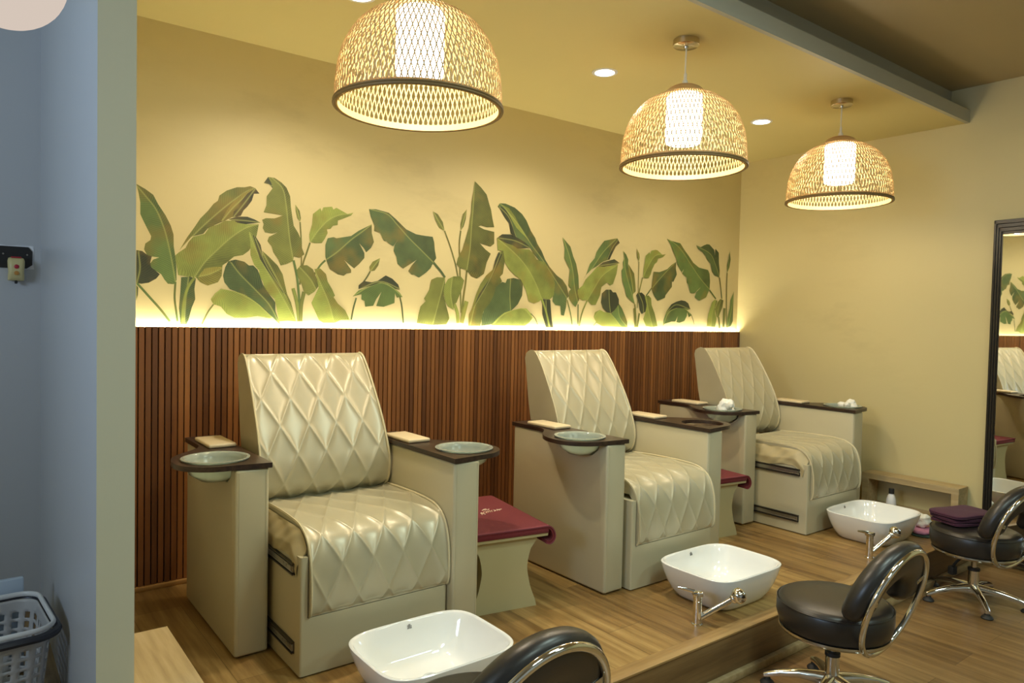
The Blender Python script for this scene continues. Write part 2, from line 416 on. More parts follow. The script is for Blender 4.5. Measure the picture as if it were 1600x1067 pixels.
# ------------------------------------------------------------------ painted mural
MURAL=[('k',0,[(636,1540),(660,1537),(678,1523),(699,1515),(693,1488),(699,1465),(715,1452),(733,1437),(718,1416),(687,1396),(657,1390),(636,1392)],[(639,1395),(651,1459),(645,1531)]),
('k',0,[(635,1385),(644,1373),(643,1339),(636,1313)],[(636,1382),(637,1320)]),
('m',10,[(639,1392),(688,1334),(737,1276),(776,1222)],[]),
('m',9,[(799,1406),(796,1331),(803,1270),(809,1223)],[]),
('m',0,[(635,1834),(671,1816),(704,1794),(725,1753),(756,1706),(778,1662),(790,1622),(791,1568),(798,1521),(803,1468),(804,1413),(792,1394),(767,1395),(752,1414),(739,1437),(715,1452),(696,1468),(693,1484),(705,1502),(730,1513),(699,1515),(678,1523),(667,1545),(672,1572),(693,1589),(696,1607),(680,1639),(662,1677),(651,1702),(651,1754),(643,1799)],[(800,1403),(786,1487),(770,1567),(750,1646),(716,1729),(674,1783),(638,1825)]),
('o',0,[(814,1550),(829,1578),(848,1614),(880,1664),(906,1708),(939,1746),(965,1783),(985,1800),(991,1825),(1025,1853),(1073,1875),(1108,1879),(1136,1888),(1161,1881),(1179,1858),(1165,1872),(1154,1855),(1144,1818),(1123,1787),(1105,1767),(1092,1741),(1054,1730),(1019,1709),(972,1683),(939,1663),(920,1637),(868,1619),(848,1593)],[(814,1551),(893,1645),(972,1729),(1046,1800),(1115,1857),(1157,1880)]),
('y',0,[(999,1703),(1026,1759),(1060,1808),(1101,1848),(1143,1875),(1154,1866),(1122,1837),(1084,1800),(1060,1759),(1054,1730),(1019,1711)],[(1006,1708),(1060,1780),(1150,1872)]),
('k',0,[(1159,1881),(1181,1857),(1154,1853),(1144,1818),(1123,1787),(1105,1767),(1092,1739),(1054,1728),(1058,1757),(1081,1775),(1086,1801),(1122,1850)],[(1057,1730),(1102,1792),(1159,1877)]),
('k',0,[(1033,1717),(1074,1734),(1123,1738),(1159,1728),(1188,1715),(1145,1707),(1102,1698),(1061,1708)],[(1036,1715),(1116,1718),(1186,1715)]),
('d',0,[(824,1428),(862,1433),(888,1424),(882,1376),(886,1328),(870,1286),(857,1230),(848,1210),(822,1209),(815,1284),(821,1366)],[(838,1210),(844,1319),(856,1430)]),
('l',0,[(801,1495),(798,1528),(814,1543),(842,1565),(855,1594),(874,1619),(926,1637),(946,1670),(986,1688),(1019,1709),(1061,1713),(1075,1704),(1117,1701),(1179,1707),(1170,1655),(1160,1618),(1132,1573),(1104,1550),(1062,1540),(1028,1509),(1008,1494),(1005,1444),(988,1412),(941,1394),(908,1408),(888,1431),(849,1433),(811,1437)],[(882,1431),(927,1503),(980,1562),(1047,1630),(1117,1683),(1179,1707)]),
('y',0,[(898,1435),(927,1475),(967,1484),(1006,1487),(1003,1444),(988,1413),(941,1395),(908,1409)],[(901,1435),(947,1448),(994,1472)]),
('l',13,[(882,1430),(853,1381),(837,1319),(831,1257),(832,1210)],[]),
('o',7,[(968,1306),(942,1267),(916,1211)],[]),
('o',0,[(1197,1578),(1230,1551),(1275,1510),(1301,1467),(1313,1416),(1325,1368),(1345,1328),(1360,1276),(1373,1231),(1345,1290),(1306,1371),(1268,1429),(1223,1500),(1204,1535)],[(1373,1232),(1321,1349),(1260,1465),(1200,1571)]),
('l',0,[(1131,1666),(1156,1654),(1186,1606),(1197,1556),(1208,1520),(1238,1486),(1260,1450),(1295,1393),(1321,1349),(1353,1291),(1373,1231),(1330,1234),(1285,1230),(1269,1311),(1262,1340),(1232,1368),(1209,1397),(1202,1425),(1183,1454),(1183,1479),(1158,1506),(1140,1552),(1139,1609)],[(1369,1235),(1299,1356),(1231,1463),(1172,1569),(1135,1659)]),
('k',0,[(1149,1653),(1167,1641),(1189,1606),(1199,1556),(1230,1500),(1268,1443),(1298,1393),(1323,1364),(1302,1375),(1261,1432),(1219,1488),(1186,1537),(1171,1583)],[(1314,1368),(1223,1500),(1164,1633)]),
('l',0,[(955,1330),(975,1359),(1002,1382),(1029,1378),(1077,1370),(1127,1354),(1170,1322),(1206,1291),(1251,1248),(1236,1244),(1178,1254),(1121,1245),(1065,1244),(1030,1261),(1002,1296),(982,1303),(968,1306)],[(1251,1248),(1170,1320),(1077,1367),(1002,1377),(958,1331)]),
('d',0,[(1021,1487),(1035,1516),(1069,1526),(1111,1518),(1133,1501),(1154,1503),(1176,1482),(1187,1454),(1202,1411),(1220,1382),(1265,1325),(1266,1281),(1292,1211),(1251,1251),(1206,1294),(1170,1322),(1120,1357),(1077,1370),(1043,1382),(1018,1413),(1011,1445)],[(1289,1215),(1236,1310),(1169,1380),(1091,1456),(1048,1510)]),
('o',7,[(1388,1738),(1394,1660),(1397,1570),(1396,1510),(1390,1419)],[]),
('o',9,[(1442,1637),(1423,1579),(1405,1522),(1390,1419)],[]),
('m',10,[(1526,1552),(1499,1524),(1467,1476)],[]),
('o',0,[(1362,1824),(1385,1794),(1392,1757),(1388,1738),(1374,1755),(1364,1791)],[(1388,1738),(1378,1778),(1362,1823)]),
('o',0,[(1201,1911),(1222,1944),(1255,1944),(1289,1926),(1315,1904),(1335,1862),(1339,1811),(1347,1760),(1355,1716),(1379,1681),(1399,1638),(1399,1608),(1413,1575),(1388,1556),(1357,1560),(1354,1537),(1320,1520),(1290,1511),(1278,1540),(1252,1575),(1244,1603),(1222,1627),(1229,1649),(1273,1675),(1243,1667),(1210,1670),(1198,1690),(1203,1709),(1195,1730),(1213,1740),(1257,1743),(1298,1762),(1257,1765),(1202,1768),(1216,1805),(1216,1848),(1245,1891),(1226,1911)],[(1356,1537),(1337,1633),(1326,1721),(1316,1808),(1297,1894),(1248,1939)]),
('k',0,[(1201,1911),(1222,1943),(1237,1919),(1247,1893),(1226,1910)],[(1201,1911),(1241,1902)]),
('m',12,[(1356,1541),(1374,1464),(1386,1367),(1396,1231)],[]),
('l',0,[(1441,1641),(1437,1679),(1452,1733),(1455,1786),(1495,1820),(1503,1805),(1511,1826),(1559,1835),(1567,1821),(1584,1832),(1617,1818),(1646,1806),(1680,1816),(1668,1800),(1626,1780),(1593,1766),(1592,1742),(1565,1736),(1553,1719),(1532,1714),(1537,1695),(1521,1663),(1505,1640),(1465,1637)],[(1443,1641),(1488,1706),(1544,1765),(1609,1798),(1667,1808)]),
('d',0,[(1525,1633),(1537,1668),(1570,1677),(1586,1672),(1669,1691),(1711,1722),(1789,1765),(1790,1717),(1804,1670),(1787,1637),(1759,1611),(1743,1634),(1717,1656),(1748,1606),(1748,1579),(1718,1545),(1689,1520),(1663,1538),(1629,1563),(1672,1511),(1672,1495),(1647,1490),(1630,1477),(1597,1483),(1551,1508),(1539,1534),(1526,1571)],[(1526,1552),(1595,1603),(1670,1671),(1729,1716),(1787,1763)]),
('l',18,[(1355,1399),(1375,1329),(1388,1231)],[]),
('o',20,[(1413,1383),(1399,1314),(1396,1231)],[]),
('o',0,[(1373,1494),(1392,1517),(1427,1521),(1459,1502),(1480,1454),(1492,1416),(1468,1385),(1437,1365),(1413,1383),(1401,1420),(1381,1457)],[(1476,1400),(1444,1452),(1388,1509)]),
('l',0,[(1467,1503),(1499,1508),(1531,1480),(1540,1442),(1565,1404),(1582,1370),(1574,1362),(1599,1328),(1641,1294),(1668,1243),(1617,1242),(1580,1226),(1519,1225),(1494,1240),(1470,1293),(1453,1327),(1473,1370),(1492,1409),(1480,1454)],[(1580,1226),(1550,1326),(1508,1417),(1467,1499)]),
('d',9,[(1704,1362),(1688,1306),(1676,1243)],[]),
('d',8,[(1784,1509),(1767,1480),(1746,1451)],[]),
('d',9,[(1969,1375),(1982,1322),(1993,1231)],[]),
('o',0,[(1842,1585),(1832,1544),(1811,1515),(1784,1509),(1779,1533),(1797,1562)],[(1786,1511),(1810,1543),(1841,1581)]),
('k',0,[(1716,1410),(1716,1430),(1746,1455),(1794,1450),(1829,1459),(1878,1492),(1919,1476),(1957,1445),(1968,1417),(1939,1420),(1893,1442),(1847,1452),(1786,1429)],[(1721,1410),(1847,1456),(1966,1421)]),
('m',0,[(1683,1369),(1716,1402),(1786,1429),(1847,1452),(1892,1446),(1934,1423),(1967,1400),(1986,1376),(1949,1372),(1937,1395),(1935,1341),(1868,1318),(1823,1322),(1840,1367),(1853,1400),(1822,1358),(1805,1322),(1757,1316),(1752,1348),(1734,1355),(1734,1383)],[(1691,1374),(1768,1420),(1847,1450),(1920,1427),(1981,1380)]),
('d',14,[(2183,1583),(2233,1536),(2264,1500)],[]),
('d',0,[(1771,1845),(1812,1849),(1891,1838),(1936,1807),(2001,1757),(2066,1735),(2123,1731),(2175,1730),(2186,1699),(2192,1650),(2202,1609),(2183,1583),(2165,1549),(2136,1522),(2090,1491),(2056,1506),(2042,1505),(2019,1524),(2041,1558),(2073,1591),(2032,1565),(1986,1536),(1950,1560),(1942,1600),(1924,1630),(1930,1663),(1952,1697),(1921,1656),(1889,1672),(1880,1681),(1863,1681),(1840,1723),(1803,1731),(1805,1759),(1782,1807)],[(2183,1583),(2096,1651),(2020,1710),(1946,1776),(1882,1829),(1782,1845)]),
('o',8,[(2255,1772),(2300,1675),(2337,1576),(2354,1509)],[]),
('o',9,[(2368,1782),(2360,1705),(2366,1578),(2374,1424),(2381,1296)],[]),
('o',0,[(2174,1876),(2207,1863),(2242,1821),(2255,1772),(2218,1785),(2193,1824)],[(2255,1772),(2217,1819),(2175,1876)]),
('o',0,[(2408,1914),(2402,1854),(2388,1810),(2368,1782),(2365,1824),(2381,1881)],[(2368,1782),(2385,1835),(2407,1912)]),
('o',12,[(2417,1555),(2408,1469),(2393,1365),(2383,1236)],[]),
('o',0,[(2461,2087),(2508,2055),(2551,2017),(2568,1971),(2586,1929),(2598,1873),(2612,1826),(2556,1821),(2513,1827),(2494,1820),(2535,1806),(2613,1797),(2615,1725),(2586,1705),(2505,1721),(2549,1685),(2590,1662),(2561,1607),(2542,1536),(2489,1505),(2447,1518),(2425,1543),(2404,1554),(2368,1561),(2342,1583),(2351,1619),(2381,1673),(2405,1743),(2424,1804),(2438,1900),(2441,1961),(2455,2031)],[(2417,1555),(2437,1685),(2445,1815),(2453,1919),(2461,2083)]),
('l',22,[(2332,1346),(2354,1295),(2360,1235)],[]),
('o',0,[(2080,1232),(2089,1281),(2102,1327),(2135,1357),(2125,1373),(2158,1424),(2171,1483),(2209,1499),(2264,1500),(2265,1454),(2256,1394),(2272,1344),(2293,1285),(2299,1260),(2279,1226),(2181,1221)],[(2186,1225),(2218,1334),(2245,1428),(2264,1496)]),
('l',0,[(2255,1419),(2260,1453),(2284,1492),(2323,1510),(2374,1512),(2398,1490),(2386,1442),(2362,1390),(2347,1355),(2332,1346),(2326,1313),(2287,1332),(2267,1361)],[(2323,1320),(2306,1405),(2314,1498)]),
('l',29,[(2419,1366),(2400,1296),(2386,1236)],[]),
('d',0,[(2635,1952),(2651,1977),(2696,1979),(2769,1962),(2828,1928),(2864,1891),(2901,1830),(2938,1788),(2957,1752),(2994,1709),(3026,1655),(3064,1611),(3128,1558),(3180,1532),(3219,1491),(3241,1425),(3222,1410),(3217,1352),(3200,1294),(3174,1298),(3166,1360),(3122,1364),(3096,1387),(3106,1463),(3111,1510),(3053,1582),(2978,1643),(2929,1686),(2892,1729),(2797,1776),(2740,1798),(2727,1859),(2692,1892),(2663,1942)],[(3222,1414),(3117,1529),(3002,1654),(2903,1748),(2819,1841),(2736,1923),(2651,1976)]),
('l',0,[(2668,1969),(2724,1953),(2771,1908),(2819,1841),(2891,1765),(2855,1790),(2784,1838),(2737,1896),(2697,1941)],[(2891,1765),(2783,1874),(2668,1967)]),
('k',0,[(2641,1957),(2668,1956),(2702,1937),(2737,1896),(2762,1827),(2792,1775),(2740,1798),(2727,1859),(2686,1900)],[(2786,1779),(2726,1895),(2646,1956)]),
('o',0,[(2434,1219),(2437,1288),(2457,1323),(2487,1411),(2517,1473),(2559,1528),(2607,1566),(2622,1620),(2648,1675),(2686,1691),(2699,1625),(2685,1544),(2663,1525),(2680,1499),(2637,1443),(2617,1389),(2585,1353),(2543,1308),(2523,1220)],[(2449,1224),(2488,1359),(2581,1494),(2623,1567),(2664,1676)]),
('k',0,[(2648,1675),(2676,1663),(2650,1604),(2623,1554),(2571,1467),(2519,1395),(2463,1315),(2508,1412),(2581,1503),(2610,1566),(2622,1620)],[(2468,1324),(2581,1494),(2665,1667)]),
('d',0,[(2529,1220),(2533,1273),(2548,1317),(2590,1358),(2621,1416),(2631,1457),(2680,1494),(2708,1489),(2719,1514),(2770,1523),(2828,1515),(2846,1488),(2842,1415),(2809,1360),(2758,1317),(2697,1298),(2653,1266),(2610,1230)],[(2752,1322),(2744,1412),(2747,1516)]),
('l',0,[(2604,1225),(2653,1270),(2702,1303),(2764,1320),(2833,1335),(2880,1334),(2916,1303),(2931,1275),(2906,1247),(2871,1224)],[(2621,1230),(2708,1298),(2844,1333),(2923,1280)]),
('d',6,[(2916,1303),(2953,1271),(2974,1234)],[]),
('k',0,[(3009,1398),(3077,1395),(3085,1330),(3094,1264),(3108,1216),(3045,1216),(3012,1300)],[(3076,1216),(3049,1310),(3040,1394)]),
('k',0,[(2635,1762),(2673,1788),(2740,1793),(2797,1776),(2856,1753),(2904,1721),(2869,1718),(2799,1708),(2742,1731),(2708,1737),(2674,1752)],[(2898,1720),(2775,1756),(2640,1763)]),
('l',0,[(2635,1762),(2674,1749),(2708,1733),(2753,1729),(2799,1708),(2892,1711),(2923,1690),(2954,1651),(3027,1637),(3053,1592),(3091,1556),(3115,1510),(3107,1425),(3071,1397),(3009,1403),(2986,1383),(2938,1368),(2896,1380),(2870,1453),(2828,1515),(2781,1540),(2734,1573),(2699,1616),(2686,1686),(2642,1688)],[(3003,1402),(2959,1484),(2896,1573),(2824,1642),(2742,1699),(2646,1754)]),
('l',15,[(3003,1402),(3042,1319),(3076,1216)],[]),
('m',8,[(3225,1400),(3257,1314),(3275,1237)],[]),
('m',9,[(3325,1374),(3328,1238)],[]),
('m',0,[(3171,1812),(3197,1791),(3243,1756),(3271,1691),(3299,1644),(3321,1568),(3331,1462),(3333,1404),(3302,1354),(3275,1373),(3241,1410),(3240,1458),(3259,1474),(3232,1496),(3242,1603),(3215,1639),(3190,1676),(3192,1743)],[(3325,1374),(3291,1480),(3267,1604),(3225,1716),(3174,1808)]),
('m',0,[(3356,1517),(3400,1592),(3425,1652),(3471,1695),(3484,1735),(3517,1777),(3557,1820),(3627,1836),(3683,1848),(3709,1817),(3691,1836),(3671,1799),(3630,1736),(3610,1694),(3548,1675),(3494,1642),(3440,1614),(3387,1572)],[(3362,1527),(3466,1645),(3559,1750),(3676,1845)]),
('k',0,[(3691,1841),(3709,1817),(3671,1789),(3637,1736),(3611,1692),(3582,1692),(3609,1744),(3628,1796)],[(3589,1693),(3636,1776),(3691,1836)]),
('k',0,[(3501,1639),(3548,1670),(3660,1700),(3714,1676),(3633,1655),(3563,1641)],[(3507,1643),(3711,1677)]),
('l',11,[(3407,1401),(3363,1317),(3339,1228)],[]),
('l',0,[(3319,1442),(3318,1471),(3363,1502),(3388,1543),(3454,1600),(3494,1637),(3577,1642),(3697,1667),(3685,1598),(3652,1525),(3624,1514),(3595,1533),(3540,1500),(3528,1440),(3489,1374),(3448,1373),(3406,1406),(3366,1400),(3333,1413)],[(3407,1401),(3472,1487),(3551,1580),(3697,1664)]),
('m',0,[(3716,1389),(3748,1358),(3780,1309),(3807,1260),(3808,1224),(3753,1224),(3690,1279),(3640,1317),(3683,1346)],[(3803,1228),(3730,1294),(3707,1378)]),
('k',0,[(3540,1394),(3547,1456),(3585,1483),(3634,1485),(3654,1467),(3684,1468),(3715,1420),(3716,1385),(3678,1342),(3640,1320),(3600,1326),(3561,1353)],[(3635,1322),(3622,1389),(3614,1479)]),
('l',0,[(3472,1290),(3485,1324),(3532,1341),(3576,1326),(3635,1320),(3690,1279),(3753,1224),(3653,1227),(3555,1229),(3502,1249)],[(3742,1227),(3640,1313),(3533,1335),(3477,1290)]),
('m',6,[(3502,1256),(3484,1242),(3474,1232)],[]),
('o',12,[(3881,1390),(3893,1311),(3901,1225)],[]),
('o',0,[(3801,1677),(3839,1637),(3865,1610),(3879,1540),(3886,1483),(3866,1468),(3856,1460),(3832,1538),(3803,1621)],[(3861,1464),(3841,1566),(3802,1676)]),
('m',0,[(3747,1765),(3779,1739),(3800,1706),(3797,1663),(3808,1621),(3831,1566),(3849,1503),(3862,1439),(3881,1390),(3837,1413),(3790,1444),(3773,1493),(3745,1548),(3739,1589),(3733,1624),(3752,1646),(3745,1681),(3759,1710)],[(3879,1397),(3812,1537),(3772,1640),(3750,1762)]),
('o',6,[(3912,1699),(3912,1613),(3912,1477),(3906,1362)],[]),
('o',0,[(3884,1793),(3912,1756),(3918,1728),(3912,1699),(3892,1726)],[(3912,1699),(3902,1748),(3885,1791)]),
('o',9,[(3955,1586),(3932,1513),(3918,1455)],[]),
('l',0,[(3960,1587),(3963,1652),(3972,1688),(3981,1746),(4020,1774),(4028,1764),(4043,1787),(4086,1797),(4108,1795),(4164,1766),(4203,1774),(4171,1748),(4116,1734),(4106,1708),(4080,1691),(4069,1672),(4054,1650),(4040,1613),(4019,1586),(3987,1582)],[(3960,1587),(4015,1676),(4088,1754),(4197,1772)]),
('m',10,[(4056,1515),(4023,1481),(3998,1455)],[]),
('d',0,[(4054,1519),(4063,1577),(4071,1635),(4137,1635),(4224,1663),(4268,1696),(4324,1725),(4320,1673),(4334,1628),(4296,1570),(4279,1573),(4281,1532),(4243,1497),(4210,1466),(4206,1447),(4123,1422),(4089,1454),(4066,1483)],[(4057,1511),(4128,1573),(4225,1652),(4322,1724)]),
('o',19,[(3875,1361),(3883,1297),(3891,1225)],[]),
('o',17,[(3929,1326),(3920,1276),(3912,1225)],[]),
('k',0,[(3892,1455),(3907,1473),(3949,1477),(3982,1458),(4005,1401),(4002,1342),(3955,1320),(3933,1348),(3921,1398)],[(3976,1327),(3963,1399),(3918,1470)]),
('l',0,[(3982,1451),(4024,1459),(4052,1438),(4059,1388),(4094,1330),(4131,1235),(4077,1227),(4001,1234),(3973,1284),(3992,1328),(4006,1386)],[(4077,1227),(4029,1343),(3998,1451)]),
('d',6,[(4518,1327),(4544,1285),(4555,1251)],[]),
('m',0,[(4192,1235),(4196,1280),(4227,1348),(4281,1401),(4337,1422),(4395,1435),(4442,1430),(4478,1414),(4504,1369),(4463,1361),(4518,1331),(4518,1320),(4489,1306),(4469,1345),(4465,1315),(4437,1276),(4379,1262),(4344,1267),(4359,1313),(4332,1271),(4287,1270),(4208,1251)],[(4197,1243),(4250,1333),(4339,1373),(4433,1375),(4506,1331)]),
('k',0,[(4227,1340),(4281,1401),(4337,1422),(4395,1435),(4442,1430),(4478,1414),(4506,1368),(4433,1374),(4339,1374),(4271,1356)],[(4233,1342),(4338,1399),(4498,1369)]),
('m',11,[(4735,1528),(4781,1491),(4821,1460)],[]),
('m',0,[(4209,1889),(4260,1877),(4364,1867),(4412,1822),(4474,1773),(4523,1730),(4597,1696),(4709,1684),(4729,1657),(4739,1595),(4735,1532),(4695,1468),(4610,1438),(4554,1463),(4570,1502),(4629,1547),(4546,1494),(4498,1496),(4471,1559),(4453,1574),(4451,1612),(4397,1639),(4413,1674),(4391,1650),(4336,1704),(4323,1748),(4286,1797),(4250,1854)],[(4735,1532),(4626,1605),(4513,1699),(4402,1798),(4318,1852),(4215,1888)]),
('d',12,[(4858,1633),(4881,1546),(4898,1463)],[]),
('d',0,[(4553,1867),(4608,1856),(4650,1874),(4687,1886),(4718,1885),(4777,1849),(4792,1803),(4795,1858),(4839,1830),(4846,1743),(4859,1688),(4858,1633),(4799,1645),(4760,1675),(4738,1736),(4693,1765),(4673,1794),(4628,1822),(4578,1842)],[(4857,1636),(4795,1740),(4728,1814),(4566,1860)]),
('o',12,[(4957,1674),(4957,1549),(4962,1380),(4969,1235)],[]),
('m',0,[(4983,1856),(4998,1785),(4984,1719),(4957,1674),(4953,1734),(4971,1791)],[(4960,1678),(4975,1767),(4984,1852)]),
('m',0,[(5054,1529),(5052,1431),(5053,1285),(5028,1244),(4976,1231),(4978,1308),(5007,1390),(5011,1454)],[(4989,1235),(5029,1366),(5051,1521)]),
('o',29,[(4935,1388),(4932,1307),(4929,1235)],[]),
('o',21,[(4861,1314),(4872,1266),(4878,1226)],[]),
('l',0,[(4712,1241),(4726,1327),(4772,1431),(4802,1452),(4841,1445),(4812,1385),(4814,1345),(4836,1298),(4820,1234)],[(4768,1237),(4782,1344),(4816,1444)]),
('o',0,[(4812,1377),(4842,1433),(4879,1461),(4919,1451),(4908,1395),(4878,1346),(4861,1310),(4835,1314)],[(4848,1314),(4857,1378),(4886,1454)])]

m_mur = mat('mural_paint', (.2, .3, .06), .55); N = NT(m_mur)
ac = N.n('ShaderNodeAttribute', attribute_name='leaf_colour'); av = N.n('ShaderNodeAttribute', attribute_name='vein')
sx = N.n('ShaderNodeSeparateXYZ'); N.l(av.outputs['Vector'], sx.inputs[0])
dist = N.math('ABSOLUTE', sx.outputs[0]); ln = sx.outputs[1]; fl = sx.outputs[2]
nz = N.noise(N.coords(), 14, 3)
ph = N.math('ADD', N.math('ADD', ln, N.math('MULTIPLY', dist, -.75)), N.math('MULTIPLY', nz, .018))
vw = N.math('SINE', N.math('MULTIPLY', ph, 2*PI/.0105))
vw2 = N.math('SINE', N.math('MULTIPLY', ph, 2*PI/.0047))
vv = N.math('MULTIPLY', N.math('ADD', N.math('MULTIPLY', vw, .6), N.math('MULTIPLY', vw2, .4)), fl)
val = N.math('ADD', 1.0, N.math('MULTIPLY', vv, .30))
sid = N.math('MULTIPLY', N.math('SIGN', sx.outputs[0]), .17)
val = N.math('ADD', val, N.math('MULTIPLY', sid, fl))
big = N.noise(N.coords(), 9, 3)
val = N.math('ADD', val, N.math('MULTIPLY', N.math('SUBTRACT', big, .5), 1.1))
hs = N.n('ShaderNodeHueSaturation'); N.l(ac.outputs['Color'], hs.inputs['Color']); N.l(val, hs.inputs['Value'])
tw = N.noise(N.coords((1, 1, 1), rot=(.5, .2, .4)), 7, 2)
c = N.mix(N.ramp(tw, [(.52, (0, 0, 0)), (.72, (.55, .55, .55))]), hs.outputs[0], (.24, .16, .028))
rib = N.ramp(dist, [(.0016, (1, 1, 1)), (.0042, (0, 0, 0))])
ribf = N.math('MULTIPLY', N.math('MULTIPLY', rib, fl), .6)
N.l(N.mix(ribf, c, (.42, .45, .13)), N.b.inputs['Base Color'])
LC = {'l': (.205, .245, .050), 'y': (.24, .225, .045), 'm': (.098, .155, .040), 'd': (.068, .105, .034), 'o': (.135, .15, .032), 'k': (.034, .043, .019)}
V = []; Fc = []; AC = []; AV = []
def seg_info(p, rib):
    best = None; acc = 0
    for a, q in zip(rib, rib[1:]):
        d = q-a; L = d.length
        if L < 1e-9: continue
        t = max(0, min(1, (p-a).dot(d)/(L*L))); c = a+d*t; r = (p-c)
        s = r.length
        if best is None or s < best[0]:
            best = (s, acc+t*L, 1 if d.x*r.y-d.y*r.x > 0 else -1)
        acc += L
    return best
def inside(p, poly):
    r = False; n = len(poly)
    for i in range(n):
        a, c = poly[i], poly[i-1]
        if (a.y > p.y) != (c.y > p.y) and p.x < (c.x-a.x)*(p.y-a.y)/(c.y-a.y)+a.x: r = not r
    return r
for idx, (cc, wd, P, B) in enumerate(MURAL):
    yy = YW-.0003-.00005*idx
    col = LC[cc]; j = random.uniform(.9, 1.12)
    col = tuple(x*j for x in col)
    if wd:
        L = smoothline([Vector((x/1000, z/1000, 0)) for x, z in P], 6); o0 = len(V)
        for i, p in enumerate(L):
            t = (L[min(i+1, len(L)-1)]-L[max(i-1, 0)]).normalized(); n = Vector((-t.y, t.x, 0))*wd/2000
            for q, e in ((p-n, -1), (p, 0), (p+n, 1)):
                V.append((q.x, yy, q.y)); AC.append((*[x*(.75 if e < 0 else 1.1 if e == 0 else .9) for x in col], 1)); AV.append((.5, 0, 0))
        for i in range(len(L)-1):
            for k2 in (0, 1):
                a = o0+i*3+k2; Fc.append((a, a+1, a+4, a+3))
        continue
    raw = [Vector((x/1000, z/1000)) for x, z in P]; poly = []
    for i in range(len(raw)):
        p, a, c2 = raw[i], raw[i-1], raw[(i+1) % len(raw)]
        if (p-a).angle(c2-p, 0) < math.radians(62): poly += [p.lerp(a, .27), p*.8+a.lerp(c2, .5)*.0+p.lerp(a, .1)*.1+p.lerp(c2, .1)*.1, p.lerp(c2, .27)]
        else: poly.append(p)
    rib = [p.to_2d() for p in smoothline([Vector((x/1000, z/1000, 0)) for x, z in B], 6)]
    pts = []
    n = len(poly)
    edge = []
    for i in range(n):
        a, c2 = poly[i], poly[(i+1) % n]
        kk = max(1, int((c2-a).length/.012))
        for t in range(kk):
            q = a+(c2-a)*t/kk
            # soft waviness of the painted outline
            edge.append(q)
    pts = list(edge); ed = [(i, (i+1) % len(edge)) for i in range(len(edge))]
    x0, x1 = min(p.x for p in poly), max(p.x for p in poly); z0, z1 = min(p.y for p in poly), max(p.y for p in poly)
    st = .011
    for a in range(int((x1-x0)/st)+1):
        for c3 in range(int((z1-z0)/st)+1):
            q = Vector((x0+(a+.5)*st, z0+(c3+.5)*st))
            if inside(q, poly) and min((q-e).length for e in edge) > .004: pts.append(q)
    for p in rib:
        if inside(p, poly) and min((p-e).length for e in edge) > .003: pts.append(p)
    vo, eo, fo, _, _, _ = delaunay_2d_cdt(pts, ed, [], 1, 1e-5)
    o0 = len(V)
    for p in vo:
        p = Vector((p[0], p[1])); s = seg_info(p, rib)
        V.append((p.x, yy, p.y)); AC.append((*col, 1)); AV.append((s[0]*s[2], s[1], 1))
    Fc += [tuple(i+o0 for i in f2) for f2 in fo]
me = bpy.data.meshes.new('leaf_mural'); me.from_pydata(V, [], Fc); me.materials.append(m_mur)
at = me.attributes.new('leaf_colour', 'FLOAT_COLOR', 'POINT'); at.data.foreach_set('color', [x for q in AC for x in q])
at = me.attributes.new('vein', 'FLOAT_VECTOR', 'POINT'); at.data.foreach_set('vector', [x for q in AV for x in q])
o = place(me, 'leaf_mural')
tag(o, 'painted mural of green banana leaves along the yellow back wall', 'mural')

# ------------------------------------------------------------------ pedicure chairs
WID = .868; AW = .123; AD = .70; ZA = .698; ZT = .717
BC = (-.027, .157); BR = .113
def puff(w, s, W, L, A, ph=(0, 0)):
    a = (w/W+s/L+ph[0]); c = (w/W-s/L+ph[1])
    da = abs(a-round(a)); dc = abs(c-round(c))
    f = lambda d: 1-math.exp(-d*13.0)
    return A*f(da)*f(dc)*(.8+.2*math.sin(PI*da)*math.sin(PI*dc))
def arclen(P):
    L = [0]
    for a, b in zip(P, P[1:]): L.append(L[-1]+(Vector(b)-Vector(a)).length)
    return L
def quilted(front, back, ul, ur, nu, A, W, L, ph, crown=0):
    """closed cross-section (y,z): quilted `front`, plain `back`; ul/ur(s01)->u edges"""
    al = arclen([Vector(p) for p in front]); nf = len(front); T = al[-1]
    nrm = []
    for i in range(nf):
        a = Vector(front[max(i-1, 0)]); b = Vector(front[min(i+1, nf-1)]); t = (b-a).normalized()
        nrm.append(Vector((-t.y, t.x)))
    rings = []
    for k in range(nu):
        e = k/(nu-1); ring = []
        es = min(e, 1-e)*nu
        edge = 1-math.exp(-es/1.6)
        for i, p in enumerate(front):
            s = al[i]/T; u = ul(s)+(ur(s)-ul(s))*e
            w = u-(ul(0)+ur(0))/2
            end = 1-math.exp(-min(al[i], T-al[i])/.006)
            h = (puff(w, al[i], W, L, A, ph)+crown*(1-(2*e-1)**2))*edge*end-.006*(1-edge)
            q = Vector(p)+nrm[i]*h
            ring.append((u, q.x, q.y))
        for p, s in back:
            u = ul(s)+(ur(s)-ul(s))*e
            ring.append((u, p[0], p[1]))
        rings.append(ring)
    return MB().loft(rings)
# backrest profile, bottom -> top front, relative to the seat front
bp = [(.540, .500), (.508, .520), (.486, .545), (.474, .58), (.471, .63), (.482, .69), (.517, .79), (.572, .90), (.630, 1.0), (.664, 1.05), (.686, 1.076), (.706, 1.089), (.728, 1.093)]
bf = [(p.x, p.y) for p in resample(smoothline([Vector((a, c, 0)) for a, c in bp], 10), .0038)]
bf = bf[::-1]                                   # top -> bottom
bb = [((.60, .500), 1.0), ((.685, .60), .8), ((.735, .80), .5), ((.768, 1.0), .15), ((.778, 1.05), .06), ((.770, 1.078), .03), ((.752, 1.090), .0)]
UL = lambda s: .157-.004*s; UR = lambda s: .700+.034*min(1, s*1.3)
